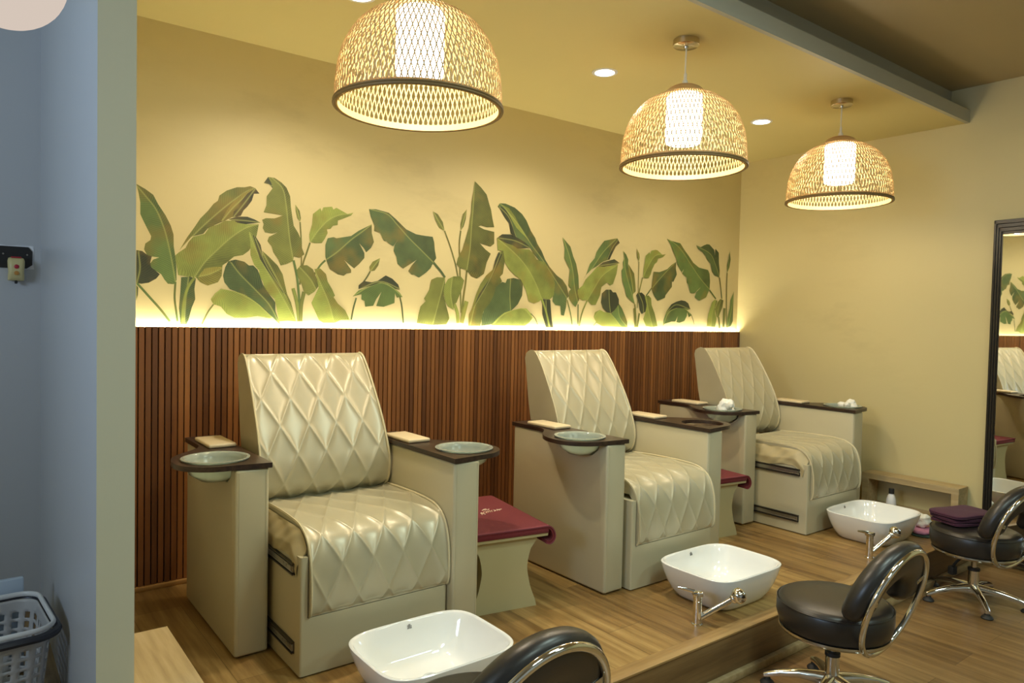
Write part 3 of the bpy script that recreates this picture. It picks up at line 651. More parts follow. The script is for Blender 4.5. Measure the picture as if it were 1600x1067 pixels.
# normals must point outwards (towards -y)
me_back = quilted(bf, bb, UL, UR, 160, .0085, .123, .24, (-.081, -.081)).mesh('backrest', m_leather, 50)
def edge_pipe(front, uf, off, r=.0038):
    al = arclen([Vector(p) for p in front]); T = al[-1]
    return [(uf(al[i]/T)+off, p[0]-.001, p[1]+.001) for i, p in enumerate(front) if i % 3 == 0]
me_backpipe = [MB().tube(edge_pipe(bf, f, e), .0042, 8).mesh('piping', m_piping) for f, e in ((UL, .004), (UR, -.004))]
# seat cushion: waterfall
sp = [(.56, .512), (.40, .520), (.25, .522), (.13, .517), (.075, .504), (.032, .478), (.004, .435), (-.012, .38), (-.018, .32), (-.018, .262), (-.012, .225), (.0, .212)]
sf = [(p.x, p.y) for p in resample(smoothline([Vector((a, c, 0)) for a, c in sp], 8), .0038)]
sb = [((.006, .213), 1), ((.006, .30), .8), ((.012, .40), .6), ((.05, .445), .5), ((.56, .445), 0)]
SL = lambda s: .172; SR = lambda s: .741
me_seat = quilted(sf, sb, SL, SR, 166, .0085, .123, .24, (-.187-.525/.24, -.187+.525/.24), .006).mesh('seat_cushion', m_leather, 50)
me_seatpipe = [MB().tube(edge_pipe(sf, f, e), .0042, 8).mesh('piping', m_piping) for f, e in ((SL, .003), (SR, -.003))]
b = MB()
def rc(cx, cy, r, a0, a1): return [(cx+r*math.cos(math.radians(a0+(a1-a0)*i/5)), cy+r*math.sin(math.radians(a0+(a1-a0)*i/5))) for i in range(6)]
lc = rc(.151, .009, .009, 180, 270)
b.prism(lc+rc(.733, .009, .009, 270, 360)+[(.742, .60), (.142, .60)], .006, .209, 'z')
b.prism(lc+[(.1685, 0), (.1685, .016), (.742, .016), (.742, .60), (.142, .60)], .209, .425, 'z')
b.tube([(.153, .0015, .012), (.153, .0015, .43)], .0012, 6)
me_base = b.mesh('seat_base', m_panel)
# wrinkled cloth side of the cushion
def lin(a, c):
    y = .012+.55*a; z = .512-.115*c-.02*(1-a)*c
    w = .0035*math.sin(17*a+6*c)*(1-.3*c)+.0016*math.sin(41*a-8*c+1)
    zt = .505 if y > .09 else .505-((.09-y)/.09)**2*.07
    z = zt-(.105)*c+.010*math.sin(9*a)*c
    return (.168-.030*min(1, c*1.7)+(w if 0 < c < 1 else 0), y+.02*c*(1-a), z)
b = MB(); b.grid(lin, 70, 18); b.grid(lambda a, c: (lambda p: (p[0]+.006, p[1], p[2]))(lin(a, c)), 70, 18)
me_lining = b.mesh('side_lining', m_lining, 60)
# drawer-slide rails on the exposed side
def rail_mesh(z):
    b = MB()
    b.box(.1415, .139, .05, .58, z, z+.042)
    b.box(.142, .1305, .05, .58, z+.037, z+.042); b.box(.142, .1305, .05, .58, z, z+.005)
    return b.mesh('slide_rail', m_rail, 0)
def railin_mesh(z):
    b = MB()
    b.box(.139, .1335, .054, .58, z+.010, z+.032, .0015, 1)
    b.box(.134, .1318, .065, .10, z+.013, z+.029, .001, 1); b.box(.134, .1318, .112, .118, z+.017, z+.025)
    b.box(.134, .1318, .20, .32, z+.015, z+.018)
    b.lathe([(.004, 0), (.004, .002), (.0, .0025)], 10, (.1335, .145, z+.021), (-1, 0, 0))
    return b.mesh('inner_rail', m_rail2, 0)
RAILS = [(rail_mesh(z), railin_mesh(z)) for z in (.352, .072)]
# arm panel, with the recess for the bowl
cut = MB().lathe([(0, -.084), (.062, -.081), (.099, -.052), (.113, -.012), (.126, .02), (.126, .06), (0, .06)], 48, (BC[0], BC[1], ZT)).obj('cutter', m_panel)
def arm_mesh(side, hole=True):
    b = MB(); b.box(0, AW, 0, AD, .006, ZA, .011, 3)
    o = b.obj('arm_temp', m_panel)
    if hole:
        md = o.modifiers.new('b', 'BOOLEAN'); md.object = cut; md.operation = 'DIFFERENCE'; md.solver = 'EXACT'
        bpy.context.view_layer.update()
        dg = bpy.context.evaluated_depsgraph_get()
        me = bpy.data.meshes.new_from_object(o.evaluated_get(dg))
    else: me = o.data.copy()
    bpy.data.objects.remove(o)
    b = MB(); b.tube([(.0125, -.0005, .014), (.0125, -.0005, ZA-.012)], .0012, 6); b.tube([(AW-.0125, -.0005, .014), (AW-.0125, -.0005, ZA-.012)], .0012, 6)
    o0 = len(me.vertices)
    bm = bmesh.new(); bm.from_mesh(me)
    vs = [bm.verts.new(v) for v in b.v]
    for f in b.f:
        q = bm.faces.new([vs[i] for i in f]); q.smooth = True
    if side < 0:
        for q in bm.verts: q.co.x = -q.co.x
        bmesh.ops.reverse_faces(bm, faces=list(bm.faces))
    bm.to_mesh(me); bm.free(); me.name = 'armrest'
    me.polygons.foreach_set('use_smooth', [True]*len(me.polygons)); me.set_sharp_from_angle(angle=math.radians(40))
    return me
me_armL = arm_mesh(1); me_armR = arm_mesh(-1)
def top_mesh(side):
    out = [(AW+.006, -.012), (AW+.006, AD+.01), (-.006, AD+.01)]
    out += bez((-.006, .50), (-.006, .36), (-.177, .36), (-.177, .157), 18)
    out += [(BC[0]+.15*math.cos(t), BC[1]+.15*math.sin(t)) for t in [PI+PI/2*i/14 for i in range(1, 14)]]
    out += [(BC[0]+.02, .004)]
    hole = [(BC[0]+BR*math.cos(2*PI*i/48), BC[1]+BR*math.sin(2*PI*i/48)) for i in range(48)]
    bm = bmesh.new()
    E = []
    for loop in (out, hole):
        vs = [bm.verts.new((x*side, y, ZA)) for x, y in loop]
        for i in range(len(vs)): E.append(bm.edges.new((vs[i], vs[(i+1) % len(vs)])))
    bmesh.ops.triangle_fill(bm, use_beauty=True, use_dissolve=False, edges=E)
    r = bmesh.ops.extrude_face_region(bm, geom=list(bm.faces))
    for q in r['geom']:
        if isinstance(q, bmesh.types.BMVert): q.co.z = ZT
    b = MB(); b.bm(bm)
    return b.mesh('arm_top', m_armtop, 40)
me_topL = top_mesh(1); me_topR = top_mesh(-1)
def pad_mesh(side):
    b = MB(); x0, x1 = (.006, .116)
    if side < 0: x0, x1 = -x1, -x0
    b.box(x0, x1, .375, .60, ZT, ZT+.017, .007, 3)
    return b.mesh('arm_pad', m_pad)
me_padL = pad_mesh(1); me_padR = pad_mesh(-1)
bpy.data.objects.remove(cut)
me_bowl = MB().lathe([(.0, -.079), (.055, -.077), (.093, -.050), (.107, -.010), (.112, .003), (.121, .004), (.122, .008), (.113, .0095), (.107, .006), (.102, -.010), (.088, -.047), (.052, -.073), (0, -.075)], 56).mesh('glass_bowl', m_glass, 60)

def chair(label, x0, ys, bdy, aL, aR, rails):
    t = thing('pedicure_chair', label, 'pedicure chair', (x0+WID/2, ys, 0), 0, 'cream pedicure chairs along the slatted wall')
    O = (-WID/2, 0, 0)
    place(me_base, 'seat_base', t, O)
    c = place(me_seat, 'seat_cushion', t, O); [place(q, 'piping', c) for q in me_seatpipe]
    k = place(me_back, 'backrest', t, (O[0], bdy, 0)); [place(q, 'piping', k) for q in me_backpipe]
    if rails:
        place(me_lining, 'side_lining', t, O)
        for a, c in RAILS:
            r = place(a, 'slide_rail', t, O); place(c, 'inner_rail', r)['label'] = 'bright steel inner rail'
    a = place(me_armL, 'armrest', t, (O[0], aL, 0)); place(me_topL, 'arm_top', a)['label'] = 'dark wood arm top with a bowl hole'; place(me_padL, 'arm_pad', a)
    a = place(me_armR, 'armrest', t, (O[0]+WID, aR, 0)); place(me_topR, 'arm_top', a)['label'] = 'dark wood arm top with a bowl hole'; place(me_padR, 'arm_pad', a)
    return t
CH = [('cream quilted pedicure chair nearest the grey partition, largest of the three', .796, 2.389, 0, .266, -.034, True),
      ('cream quilted pedicure chair between the two maroon-towelled side tables', 2.357, 2.297, .068, .031, .037, False),
      ('cream quilted pedicure chair beside the right wall, with steel rails exposed', 3.897, 2.311, .10, .344, .040, True)]
def bowl(x, y, label):
    o = place(me_bowl, 'glass_bowl', None, (x, y, ZT)); return tag(o, label, 'bowl', 'glass manicure bowls in the chair arms')
for c in CH: chair(*c)
def lb(i): return (CH[i][1]+BC[0], CH[i][2]+CH[i][4]+BC[1])
def rb(i): return (CH[i][1]+WID-BC[0], CH[i][2]+CH[i][5]+BC[1])
bowl(*lb(0), 'empty green glass bowl in the left arm of the chair nearest the partition')
bowl(*rb(0), 'empty green glass bowl in the right arm of the chair nearest the partition')
bowl(*lb(1), 'empty green glass bowl in the left arm of the middle chair')
bowl(*lb(2), 'green glass bowl with white tissue in the left arm of the far chair')
bowl(*rb(2), 'green glass bowl with white tissue in the right arm of the far chair')
def crumple(name, loc, r, label, cat, group=None, seed=1, flat=1.0, spiky=.45, m=None):
    rnd = random.Random(seed); bm = bmesh.new(); bmesh.ops.create_icosphere(bm, subdivisions=3, radius=r)
    dirs = [Vector((rnd.uniform(-1, 1), rnd.uniform(-1, 1), rnd.uniform(-1, 1))).normalized() for _ in range(14)]
    for q in bm.verts:
        d = q.co.normalized(); s = max(d.dot(x) for x in dirs)
        q.co *= (1-spiky+spiky*s**3*1.25)
        q.co.z *= flat
    zmin = min(q.co.z for q in bm.verts)
    for q in bm.verts: q.co.z -= zmin
    o = MB().bm(bm).obj(name, m or m_tissue, None, 25, loc); return tag(o, label, cat, group)
x, y = lb(2); crumple('crumpled_tissue', (x+.022, y-.02, ZT-.062), .056, 'white crumpled tissue in the left bowl of the far chair', 'tissue', 'tissues in the far chair bowls', 3, 1.05, .9)
x, y = rb(2); crumple('crumpled_tissue', (x+.02, y-.02, ZT-.062), .056, 'white crumpled tissue in the right bowl of the far chair', 'tissue', 'tissues in the far chair bowls', 9, .95, .9)

# ------------------------------------------------------------------ side tables between the chairs
def side_table(x, y, rz, label, first):
    t = thing('side_table', label, 'side table', (x, y, 0), rz, 'beige side tables between the chairs')
    wv = lambda s: [(-.16*s, 0), (-.152*s, .03), (-.128*s, .09), (-.112*s, .16), (-.112*s, .20), (-.125*s, .255), (-.15*s, .29), (-.158*s, .313)]
    L = smoothline([Vector((a, c, 0)) for a, c in wv(1)], 5); P = [(p.x, p.y) for p in L]+[(-p.x, p.y) for p in L[::-1]]
    bd = MB().prism(P, .0, .52, 'y').obj('pedestal', m_table, t, 40)
    MB().box(-.20, .20, -.025, .56, .313, .345, .004, 2).obj('table_top', m_table, t)
    return t
TB = [(1.875, 2.452, math.radians(-10)), (3.55, 2.585, math.radians(-8))]
side_table(*TB[0], 'beige hourglass side table right of the nearest chair', True)
side_table(*TB[1], 'beige hourglass side table mostly hidden behind the middle chair', False)
def towel(x, y, rz, label, emblem):
    t = thing('hand_towel', label, 'towel', (x, y, .3452), rz, 'maroon towels on the side tables')
    prof = [(-.205, .004), (-.1, .004), (.1, .004), (.185, .0045), (.205, .001), (.218, -.014), (.224, -.034), (.218, -.050), (.204, -.058), (.188, -.053)]
    L = smoothline([Vector((a, c, 0)) for a, c in prof], 6)
    nrm = []
    for i in range(len(L)):
        d = (L[min(i+1, len(L)-1)]-L[max(i-1, 0)]).normalized(); nrm.append(Vector((-d.y, d.x, 0)))
    rings = []
    for k in range(25):
        yy = -.030+.585*k/24; w = .0012*math.sin(k*1.3)
        rings.append([(p.x, yy, p.y+.0012+w*(p.x > -.2)*.6+nn.y*.004) if 0 else (p.x+nn.x*.010, yy, p.y+nn.y*.010+abs(w)*.5) for p, nn in zip(L, nrm)]+[(p.x-nn.x*.0035, yy, p.y-nn.y*.0035) for p, nn in list(zip(L, nrm))[::-1]])
    cb = MB().loft(rings); cb.box(-.203, .199, -.0300, -.0258, -.017, .003, .0015, 1)
    cb.obj('cloth', m_towel, t, 60)
    rings = []
    for yy in (-.0335, -.0190):
        rings.append([(p.x+nn.x*.0108, yy, p.y+nn.y*.0108+.0004) for p, nn in zip(L, nrm)]+[(p.x+nn.x*.006, yy, p.y+nn.y*.006) for p, nn in list(zip(L, nrm))[::-1]])
    MB().loft(rings).obj('woven_border', m_towel2, t, 60)['label'] = 'paler woven border band'
    if emblem:
        b = MB()
        Z = .0150
        def stroke(P, r=.0022): b.tube([(a, c, Z) for a, c in P], r, 5)
        stroke([(.00, .24), (.012, .275), (.018, .262), (.026, .28)])
        stroke([(.004, .268), (.020, .245)])
        stroke([(.030, .285), (.036, .262), (.044, .288)]); stroke([(.046, .266), (.052, .290)])
        stroke([(.056, .268), (.060, .292), (.068, .27), (.074, .294)]); stroke([(.078, .275), (.092, .283), (.084, .296)])
        stroke([(.098, .278), (.104, .300), (.112, .28)]); stroke([(.10, .29), (.128, .296)])
        stroke([(.030, .306), (.040, .314), (.048, .306), (.056, .316), (.064, .308), (.072, .318)], .0026)
        stroke([(.044, .322), (.060, .326)], .002)
        b.obj('embroidered_emblem', m_thread, t)['label'] = 'cream embroidered script emblem'
    return t
towel(*TB[0], 'maroon towel with cream embroidery on the side table by the nearest chair', True)
towel(*TB[1], 'maroon towel edge showing beside the middle chair\'s right arm', False)
o = MB().box(-.05, .05, -.045, .045, 0, .10, .006, 2).obj('tissue_box', m_pad, None, 35, (1.865+.012, 2.93, .3610), (0, 0, -.15))
tag(o, 'small beige box standing on the maroon towel behind the nearest chair\'s arm', 'box')

# ------------------------------------------------------------------ foot basins and taps
A0, B0 = .252, .205
prof = [(.66, 0.0), (.71, .003), (.745, .012), (.825, .038), (.90, .075), (.955, .112), (.99, .142), (1.0, .1565)]
rings = [super_ring(A0*k*(1-.02*(1-k)), B0*(k+.03*(1-k)), z, 3.6+.9*k) for k, z in prof]
inn = [(.985, .1595), (.962, .1585), (.945, .152), (.90, .125), (.84, .085), (.76, .045), (.68, .026), (.55, .018), (.30, .015), (.06, .013)]
rings += [super_ring(A0*k*(1-.02*(1-k)), B0*(k+.03*(1-k)), z, 3.6+.9*k) for k, z in inn]
me_basin = MB().loft(rings).mesh('basin_shell', m_porc, 50)
me_drain = MB().lathe([(.033, .012), (.033, .017), (.026, .018), (.016, .019), (.016, .024), (.031, .026), (.033, .030), (.029, .036), (.015, .0395), (0, .0405)], 36).mesh('drain_plug', m_chrome, 50)
b = MB()
for x0, h in ((0, .013), (.0045, .016), (.009, .016), (.0135, .011)):
    b.box(x0, x0+.0022, 0, .0012, 0, h)
b.box(-.002, .006, 0, .0012, 0, .002); b.box(.009, .0165, 0, .0012, 0, .002)
me_mark = b.mesh('maker_mark', m_mark, 0)
def basin(x, y, label):
    t = thing('foot_basin', label, 'foot basin', (x, y, 0), 0, 'white porcelain foot basins')
    place(me_basin, 'basin_shell', t); place(me_drain, 'drain_plug', t)['label'] = 'chrome drain plug'
    place(me_mark, 'maker_mark', t, (.012, B0*.905, .131), (math.radians(-12), 0, 0))['label'] = 'small grey printed mark'
basin(1.285, 2.085, 'white porcelain foot basin in front of the nearest chair, cut by the frame')
basin(2.82, 2.03, 'white porcelain foot basin in front of the middle chair')
basin(4.365, 2.07, 'white porcelain foot basin in front of the far chair by the wall')
bt = MB().lathe([(.024, 0), (.024, .004), (.0195, .007), (.0185, .06), (.0185, .062), (.0185, .100), (.0175, .101), (.0175, .103), (.0185, .104), (.0185, .126), (.0175, .131), (0, .133)], 32)
me_tb = bt.mesh('tap_body', m_chrome, 40)
def taps(x, y, az, label):
    t = thing('basin_tap', label, 'tap', (x, y, 0), az, 'chrome taps beside the foot basins')
    place(me_tb, 'tap_body', t)
    MB().tube([(.010, 0, .020), (.012, 0, .020)], .02, 12)
    b = MB(); b.tube([(.008, 0, .026), (.062, 0, .060)], .0135, 20); b.tube([(.062, 0, .060), (.065, 0, .062)], .0125, 20); b.tube([(.065, 0, .062), (.145, 0, .112)], .0125, 20)
    sp_ = b.obj('spout', m_chrome, t)
    d = Vector((.80, 0, .50)).normalized(); pr = [(.013, 0), (.018, .004), (.020, .010), (.020, .012), (.029, .020), (.034, .032), (.033, .046), (.026, .058), (.013, .065), (0, .067)]
    MB().lathe(pr, 32, (.138, 0, .1075), d).obj('spray_head', m_chrome, sp_)
    b = MB(); b.box(-.022, .020, -.017, .017, .120, .140, .004, 2); b.tube([(-.015, 0, .138), (-.055, 0, .148), (-.085, 0, .153)], [.0085, .007, .0045], 12, flat=.45)
    b.obj('lever', m_chrome, t)
taps(2.465, 1.884, math.radians(-40), 'chrome tap standing by the middle foot basin, spray head raised')
taps(3.962, 1.893, math.radians(-20), 'chrome tap by the far foot basin, half behind the middle stool')

# ------------------------------------------------------------------ benches, bottle, odds and ends on the platform
def bench(x0, x1, y0, y1, label):
    t = thing('low_bench', label, 'bench', ((x0+x1)/2, (y0+y1)/2, 0), 0, 'low pale oak benches')
    a, c = (x1-x0)/2, (y1-y0)/2
    MB().box(-a, a, -c, c, .221, .261, .0015, 1).obj('bench_top', m_bench, t)
    for s in (-1, 1):
        y = s*(c-.0225); MB().box(-a+.001, a-.001, y-.0215, y+.0215, 0, .2208, .0015, 1).obj('leg_panel', m_bench, t)
bench(4.962, XR-.011, 1.832, 2.442, 'low pale oak bench against the right wall')
bench(XP1+.001, .530, 1.862, 2.470, 'low pale oak bench at lower left beside the partition')
t = thing('lotion_bottle', 'white lotion bottle with black cap in front of the wall bench', 'bottle', (4.90, 2.212, 0))
MB().lathe([(.026, 0), (.030, .004), (.031, .02), (.031, .10), (.029, .125), (.022, .148), (.0155, .160), (.0145, .163), (0, .163)], 32).obj('bottle', m_white, t)
MB().lathe([(.0165, .1632), (.0165, .196), (.0145, .198), (0, .198)], 24).obj('cap', m_rubber, t)['label'] = 'black cap'
crumple('tissue_wad', (4.735, 1.955, .03), .052, 'crumpled white tissue wad on the floor right of the far basin', 'tissue', None, 21, .85, .7)
def cloth_slab(name, pts, z0, h, label, cat, m, wob=.004, seed=2):
    rnd = random.Random(seed); n = len(pts); cx = sum(p[0] for p in pts)/n; cy = sum(p[1] for p in pts)/n
    P = []
    L = smoothline([Vector((*p, 0)) for p in pts+[pts[0]]], 5)[:-1]
    rings = []
    for k, (s, z) in enumerate(((.94, 0), (1.0, h*.25), (1.0, h*.7), (.95, h), (.5, h*1.05), (.05, h*1.1))):
        rings.append([(cx+(p.x-cx)*s+rnd.uniform(-wob, wob)*.4, cy+(p.y-cy)*s+rnd.uniform(-wob, wob)*.4, z0+z+(rnd.uniform(-wob, wob) if 0 < k < 5 else 0)) for p in L])
    o = MB().loft(rings).obj(name, m, None, 60); return tag(o, label, cat)
cloth_slab('folded_cloth', [(4.62, 1.86), (4.80, 1.86), (4.83, 1.94), (4.80, 2.0), (4.66, 2.0), (4.60, 1.93)], 0, .008, 'dark green cloth lying flat under the pink cloth at the platform edge', 'cloth', m_green, .002, 4)
cloth_slab('pink_cloth', [(4.63, 1.89), (4.70, 1.872), (4.78, 1.88), (4.80, 1.92), (4.76, 1.985), (4.68, 1.985), (4.62, 1.94)], .0105, .018, 'pink folded cloth on the dark green cloth at the platform edge', 'cloth', m_pink, .003, 5)
# ------------------------------------------------------------------ salon stools
def ang(a): return math.radians(a)
ZS = .285
b = MB(); b.lathe([(.0, .278), (.175, .278), (.194, .282), (.203, .292), (.213, .33), (.212, .372), (.203, .388), (.185, .396), (.10, .402), (0, .404)], 72)
b.tube([(.2105*math.cos(2*PI*i/72), .2105*math.sin(2*PI*i/72), .380) for i in range(72)], .0028, 6, closed=True)
me_sseat = b.mesh('seat', m_black, 60)
me_sring = MB().lathe([(.0, .264), (.17, .264), (.1965, .266), (.2025, .274), (.2015, .282), (.183, .283)], 72).mesh('seat_rim', m_chrome_worn, 40)
RC = Vector((0, -.226, .446)); RR = .204
def ringpt(t, r=RR, dy=0.0):
    # ring leans back a little towards the top
    x = r*math.cos(t); z = r*math.sin(t)
    return (x, RC.y-.29*z+dy, RC.z+z)
me_bring = MB().tube([ringpt(2*PI*i/80) for i in range(80)], .0115, 14, closed=True).mesh('back_ring', m_chrome, 60)
rings = []
nA = 56
for i in range(nA+1):
    t = ang(-14+208*i/nA); ct, st_ = math.cos(t), math.sin(t)
    e = min(i, nA-i)/5.0; sc = 1 if e >= 1 else math.sqrt(max(.02, 1-(1-e)**2))
    cr = .163; rad, dep = .071*sc, .047*sc
    wrap = .012*ct*ct
    ring = []
    for j in range(22):
        a = 2*PI*j/22; ca, sa = math.cos(a), math.sin(a)
        ca = math.copysign(abs(ca)**.8, ca); sa = math.copysign(abs(sa)**.8, sa)
        r = cr+rad*ca
        p = ringpt(t, r, .040+wrap+dep*sa)
        ring.append(p)
    rings.append(ring)
me_arch = MB().loft(rings).mesh('back_pad', m_black, 70)
me_tabs = []
for t in (60, 125, 20, 168):
    b = MB()
    p = Vector(ringpt(ang(t), RR-.006)); q = Vector(ringpt(ang(t), RR-.05))
    d = (q-p); n = Vector((0, 1, .16)).normalized(); s = d.cross(n).normalized()*.009
    b.loft([[p-s, p+s, p+s+n*.004, p-s+n*.004], [q-s, q+s, q+s+n*.004, q-s+n*.004]])
    b.tube([q+n*-.002-d*.25, q+n*.03-d*.25], .004, 8)
    me_tabs.append(b.mesh('bracket_tab', m_chrome_worn, 30))
b = MB()
lo = Vector(ringpt(-PI/2, RR-.002))
for s in (-1, 1):
    b.loft([[lo+Vector((s*.005-.008, .004, -.004)), lo+Vector((s*.005+.008, .004, -.004)), lo+Vector((s*.005+.008, .004, .002)), lo+Vector((s*.005-.008, .004, .002))],
            [Vector((s*.07-.012, -.13, .257)), Vector((s*.07+.012, -.13, .257)), Vector((s*.07+.012, -.13, .264)), Vector((s*.07-.012, -.13, .264))]])
me_vbr = b.mesh('back_bracket', m_chrome, 30)
me_col = MB().lathe([(.0135, .08), (.0135, .262), (0, .262)], 24).mesh('gas_piston', m_chrome_worn)
me_cyl = MB().lathe([(.0, .045), (.034, .047), (.034, .062), (.0265, .068), (.026, .168), (.028, .169), (.028, .180), (.024, .182), (0, .182)], 32).mesh('column_cover', m_chrome)
b = MB(); b.lathe([(.028, .1685), (.0285, .1685), (.0285, .1805), (.0275, .182), (.0137, .183)], 32)
me_colr = b.mesh('column_collar', m_rubber)
def leg_mesh():
    b = MB(); rings = []
    for x, zt, h, w in ((.018, .098, .050, .026), (.06, .094, .040, .022), (.12, .086, .030, .018), (.19, .070, .026, .0155), (.235, .054, .023, .014), (.252, .046, .018, .013)):
        rings.append([(x, -w*.85, zt-h), (x, w*.85, zt-h), (x, w, zt-h*.5), (x, w*.7, zt-.004), (x, w*.3, zt), (x, -w*.3, zt), (x, -w*.7, zt-.004), (x, -w, zt-h*.5)])
    return b.loft(rings).mesh('leg', m_chrome, 50)
me_leg = leg_mesh()
me_glide = MB().lathe([(.027, 0), (.028, .005), (.022, .013), (.014, .018), (.011, .026), (.011, .034), (0, .034)], 24, (.238, 0, 0)).mesh('glide', m_rubber)
b = MB(); b.box(-.05, .05, -.05, .05, .25, .2645, .004, 2); b.tube([(.03, .02, .242), (.10, .03, .240), (.12, .034, .238)], .006, 8)
me_under = b.mesh('seat_plate', m_rubber)
b = MB(); b.tube([(-.03, .03, .245), (-.045, .065, .20), (-.05, .08, .17)], .007, 8); b.box(-.07, -.03, .066, .10, .125, .172, .008, 2)
me_pedal = b.mesh('height_lever', m_rubber)
def stool(x, y, rz, ph, label, pedal=False, dz=0):
    U = (0, 0, dz)
    t = thing('salon_stool', label, 'stool', (x, y, HF), rz, 'black salon stools with chrome ring backs')
    place(me_sseat, 'seat', t, U); place(me_sring, 'seat_rim', t, U)['label'] = 'chrome seat rim'
    r = place(me_bring, 'back_ring', t, U); r['label'] = 'round chrome back ring'; [place(q, 'bracket_tab', r) for q in me_tabs]; place(me_vbr, 'back_bracket', r)
    place(me_arch, 'back_pad', t, U)
    place(me_col, 'gas_piston', t, U); c = place(me_cyl, 'column_cover', t); place(me_colr, 'column_collar', c)
    place(me_under, 'seat_plate', t, U)
    if pedal: place(me_pedal, 'height_lever', t)
    for k in range(5):
        l = place(me_leg, 'leg', t, (0, 0, 0), (0, 0, ph-rz+k*2*PI/5)); g = place(me_glide, 'glide', l); g['label'] = 'black rubber glide'
    return t
stool(1.03, 1.44, ang(2), ang(20), 'black stool at the bottom edge, only its chrome ring back showing', False, .09)
stool(2.715, 1.425, ang(0), ang(45), 'black stool with an empty seat in front of the middle foot basin')
stool(4.30, 1.50, ang(-12), ang(71), 'black stool at the right edge carrying folded plum towels', True)
# folded plum towels on the right stool
def folded(x, y, z, rz, a, bb, h, label, seed):
    rnd = random.Random(seed)
    rings = []
    n = 40
    for k, (f, zz) in enumerate(((.93, 0), (.985, .12), (1.0, .32), (.992, .46), (.97, .5), (.992, .54), (1.0, .70), (.985, .90), (.94, 1.0), (.6, 1.03), (.1, 1.04))):
        R = super_ring(a*f, bb*f, z*0+h*zz, 7, n)
        rings.append([(p[0]+.003*math.sin(p[1]*40+seed), p[1]+.003*math.sin(p[0]*37+seed), p[2]+(.0016*math.sin(p[0]*31+p[1]*23+seed) if 0 < k else 0)) for p in R])
    o = MB().loft(rings).obj('folded_towel', m_purple, None, 60, (x, y, z), (0, 0, rz)); return tag(o, label, 'towel', 'folded plum towels on the right stool')
zt = HF+.4055
folded(4.335, 1.575, zt, -.35, .140, .093, .017, 'lowest folded plum towel of the stack on the right stool', 1)
folded(4.335, 1.578, zt+.0195, -.38, .146, .097, .018, 'middle folded plum towel of the stack on the right stool', 5)
folded(4.332, 1.580, zt+.0400, -.33, .150, .099, .020, 'topmost folded plum towel of the stack on the right stool', 9)

# ------------------------------------------------------------------ pendant lamps
RS = .287; ZR = 1.985; HS = .385
pp = [(1.0, 0.0), (1.0, .10), (.99, .22), (.965, .36), (.91, .50), (.82, .63), (.69, .745), (.54, .825), (.42, .865), (.345, .892), (.30, .92), (.255, .952), (.18, .982), (.09, .998)]
PL = smoothline([Vector((a*RS, c*HS, 0)) for a, c in pp], 6)
PA = arclen(PL)
def pr_at(s):
    s *= PA[-1]
    for i in range(len(PA)-1):
        if s <= PA[i+1]:
            f = (s-PA[i])/(PA[i+1]-PA[i]); p = PL[i].lerp(PL[i+1], f); t = (PL[i+1]-PL[i]).normalized(); return p.x, p.y, t
    return PL[-1].x, PL[-1].y, (PL[-1]-PL[-2]).normalized()
def weave(n, tw, scale, w, th, seg, smax=.90):
    b = MB()
    for fam in (-1, 1):
        for k in range(n):
            vs = []
            for i in range(seg+1):
                s = smax*i/seg; r, z, t = pr_at(s); r *= scale
                a = 2*PI*k/n+fam*tw*(s+.10*s*s)
                wob = .0007*fam*(1 if (i % 2) else -1)
                er = Vector((math.cos(a), math.sin(a), 0)); ea = Vector((-math.sin(a), math.cos(a), 0))
                T = (er*t.x+Vector((0, 0, t.y)))
                nr = (er*t.y-Vector((0, 0, t.x))).normalized()
                dr = (T+ea*fam*tw*r/PA[-1]).normalized(); sd = nr.cross(dr).normalized()
                wl = w*(1 if r > .12 else .45+.55*r/.12)
                p = er*r+Vector((0, 0, z))+nr*wob
                vs += [p-sd*wl-nr*th, p+sd*wl-nr*th, p+sd*wl+nr*th, p-sd*wl+nr*th]
            fs = []
            for i in range(seg):
                o = i*4
                for j in range(4): fs.append((o+j, o+(j+1) % 4, o+4+(j+1) % 4, o+4+j))
            b.add(vs, fs)
    return b
b = weave(92, .52, 1.0, .0021, .0005, 44)
me_shade = b.mesh('woven_shade', m_bamboo, 0)
cap = [(p.x+.001, p.y) for p in PL if p.y > .893*HS]+[(.014, HS+.001), (.014, HS-.004)]
cap = cap+[(p[0]-.004 if p[0] > .02 else p[0]-.003, p[1]-.004) for p in cap[::-1][2:]]
me_cap = MB().lathe(cap+[cap[0]], 48, cap=False).mesh('shade_cap', m_bcap, 50)
b = MB(); b.tube([((RS+.002)*math.cos(2*PI*i/72), (RS+.002)*math.sin(2*PI*i/72), .003) for i in range(72)], .0052, 8, closed=True)
b.tube([((RS+.003)*math.cos(2*PI*i/72), (RS+.003)*math.sin(2*PI*i/72), .011) for i in range(72)], .0035, 8, closed=True)
me_hoop = b.mesh('rim_hoop', m_hoop, 60)
b = MB(); b.lathe([(RS*.962, .0), (RS*.985, .0), (RS*.985, .022), (RS*.962, .022), (RS*.962, .0)], 72, cap=False)
me_hoop2 = b.mesh('inner_hoop', m_hoop_in, 40)
me_diff = MB().lathe([(0, .112), (.070, .113), (.080, .118), (.083, .128), (.083, .33), (.075, .338), (0, .34)], 48).mesh('diffuser', m_bulb, 50)
ZTOP = ZR+HS
b = MB(); b.tube([(0, 0, 0), (.002, 0, -.05), (-.001, 0, -.12), (0, 0, ZTOP-ZC+.03)], .0035, 8); b.tube([(0.001, 0, ZTOP-ZC+.052), (0, 0, ZTOP-ZC+.01)], .007, 8); b.lathe([(.012, ZTOP-ZC+.02), (.014, ZTOP-ZC+.0), (0, ZTOP-ZC+.0)], 16)
me_cordm = b.mesh('cord', m_cord)
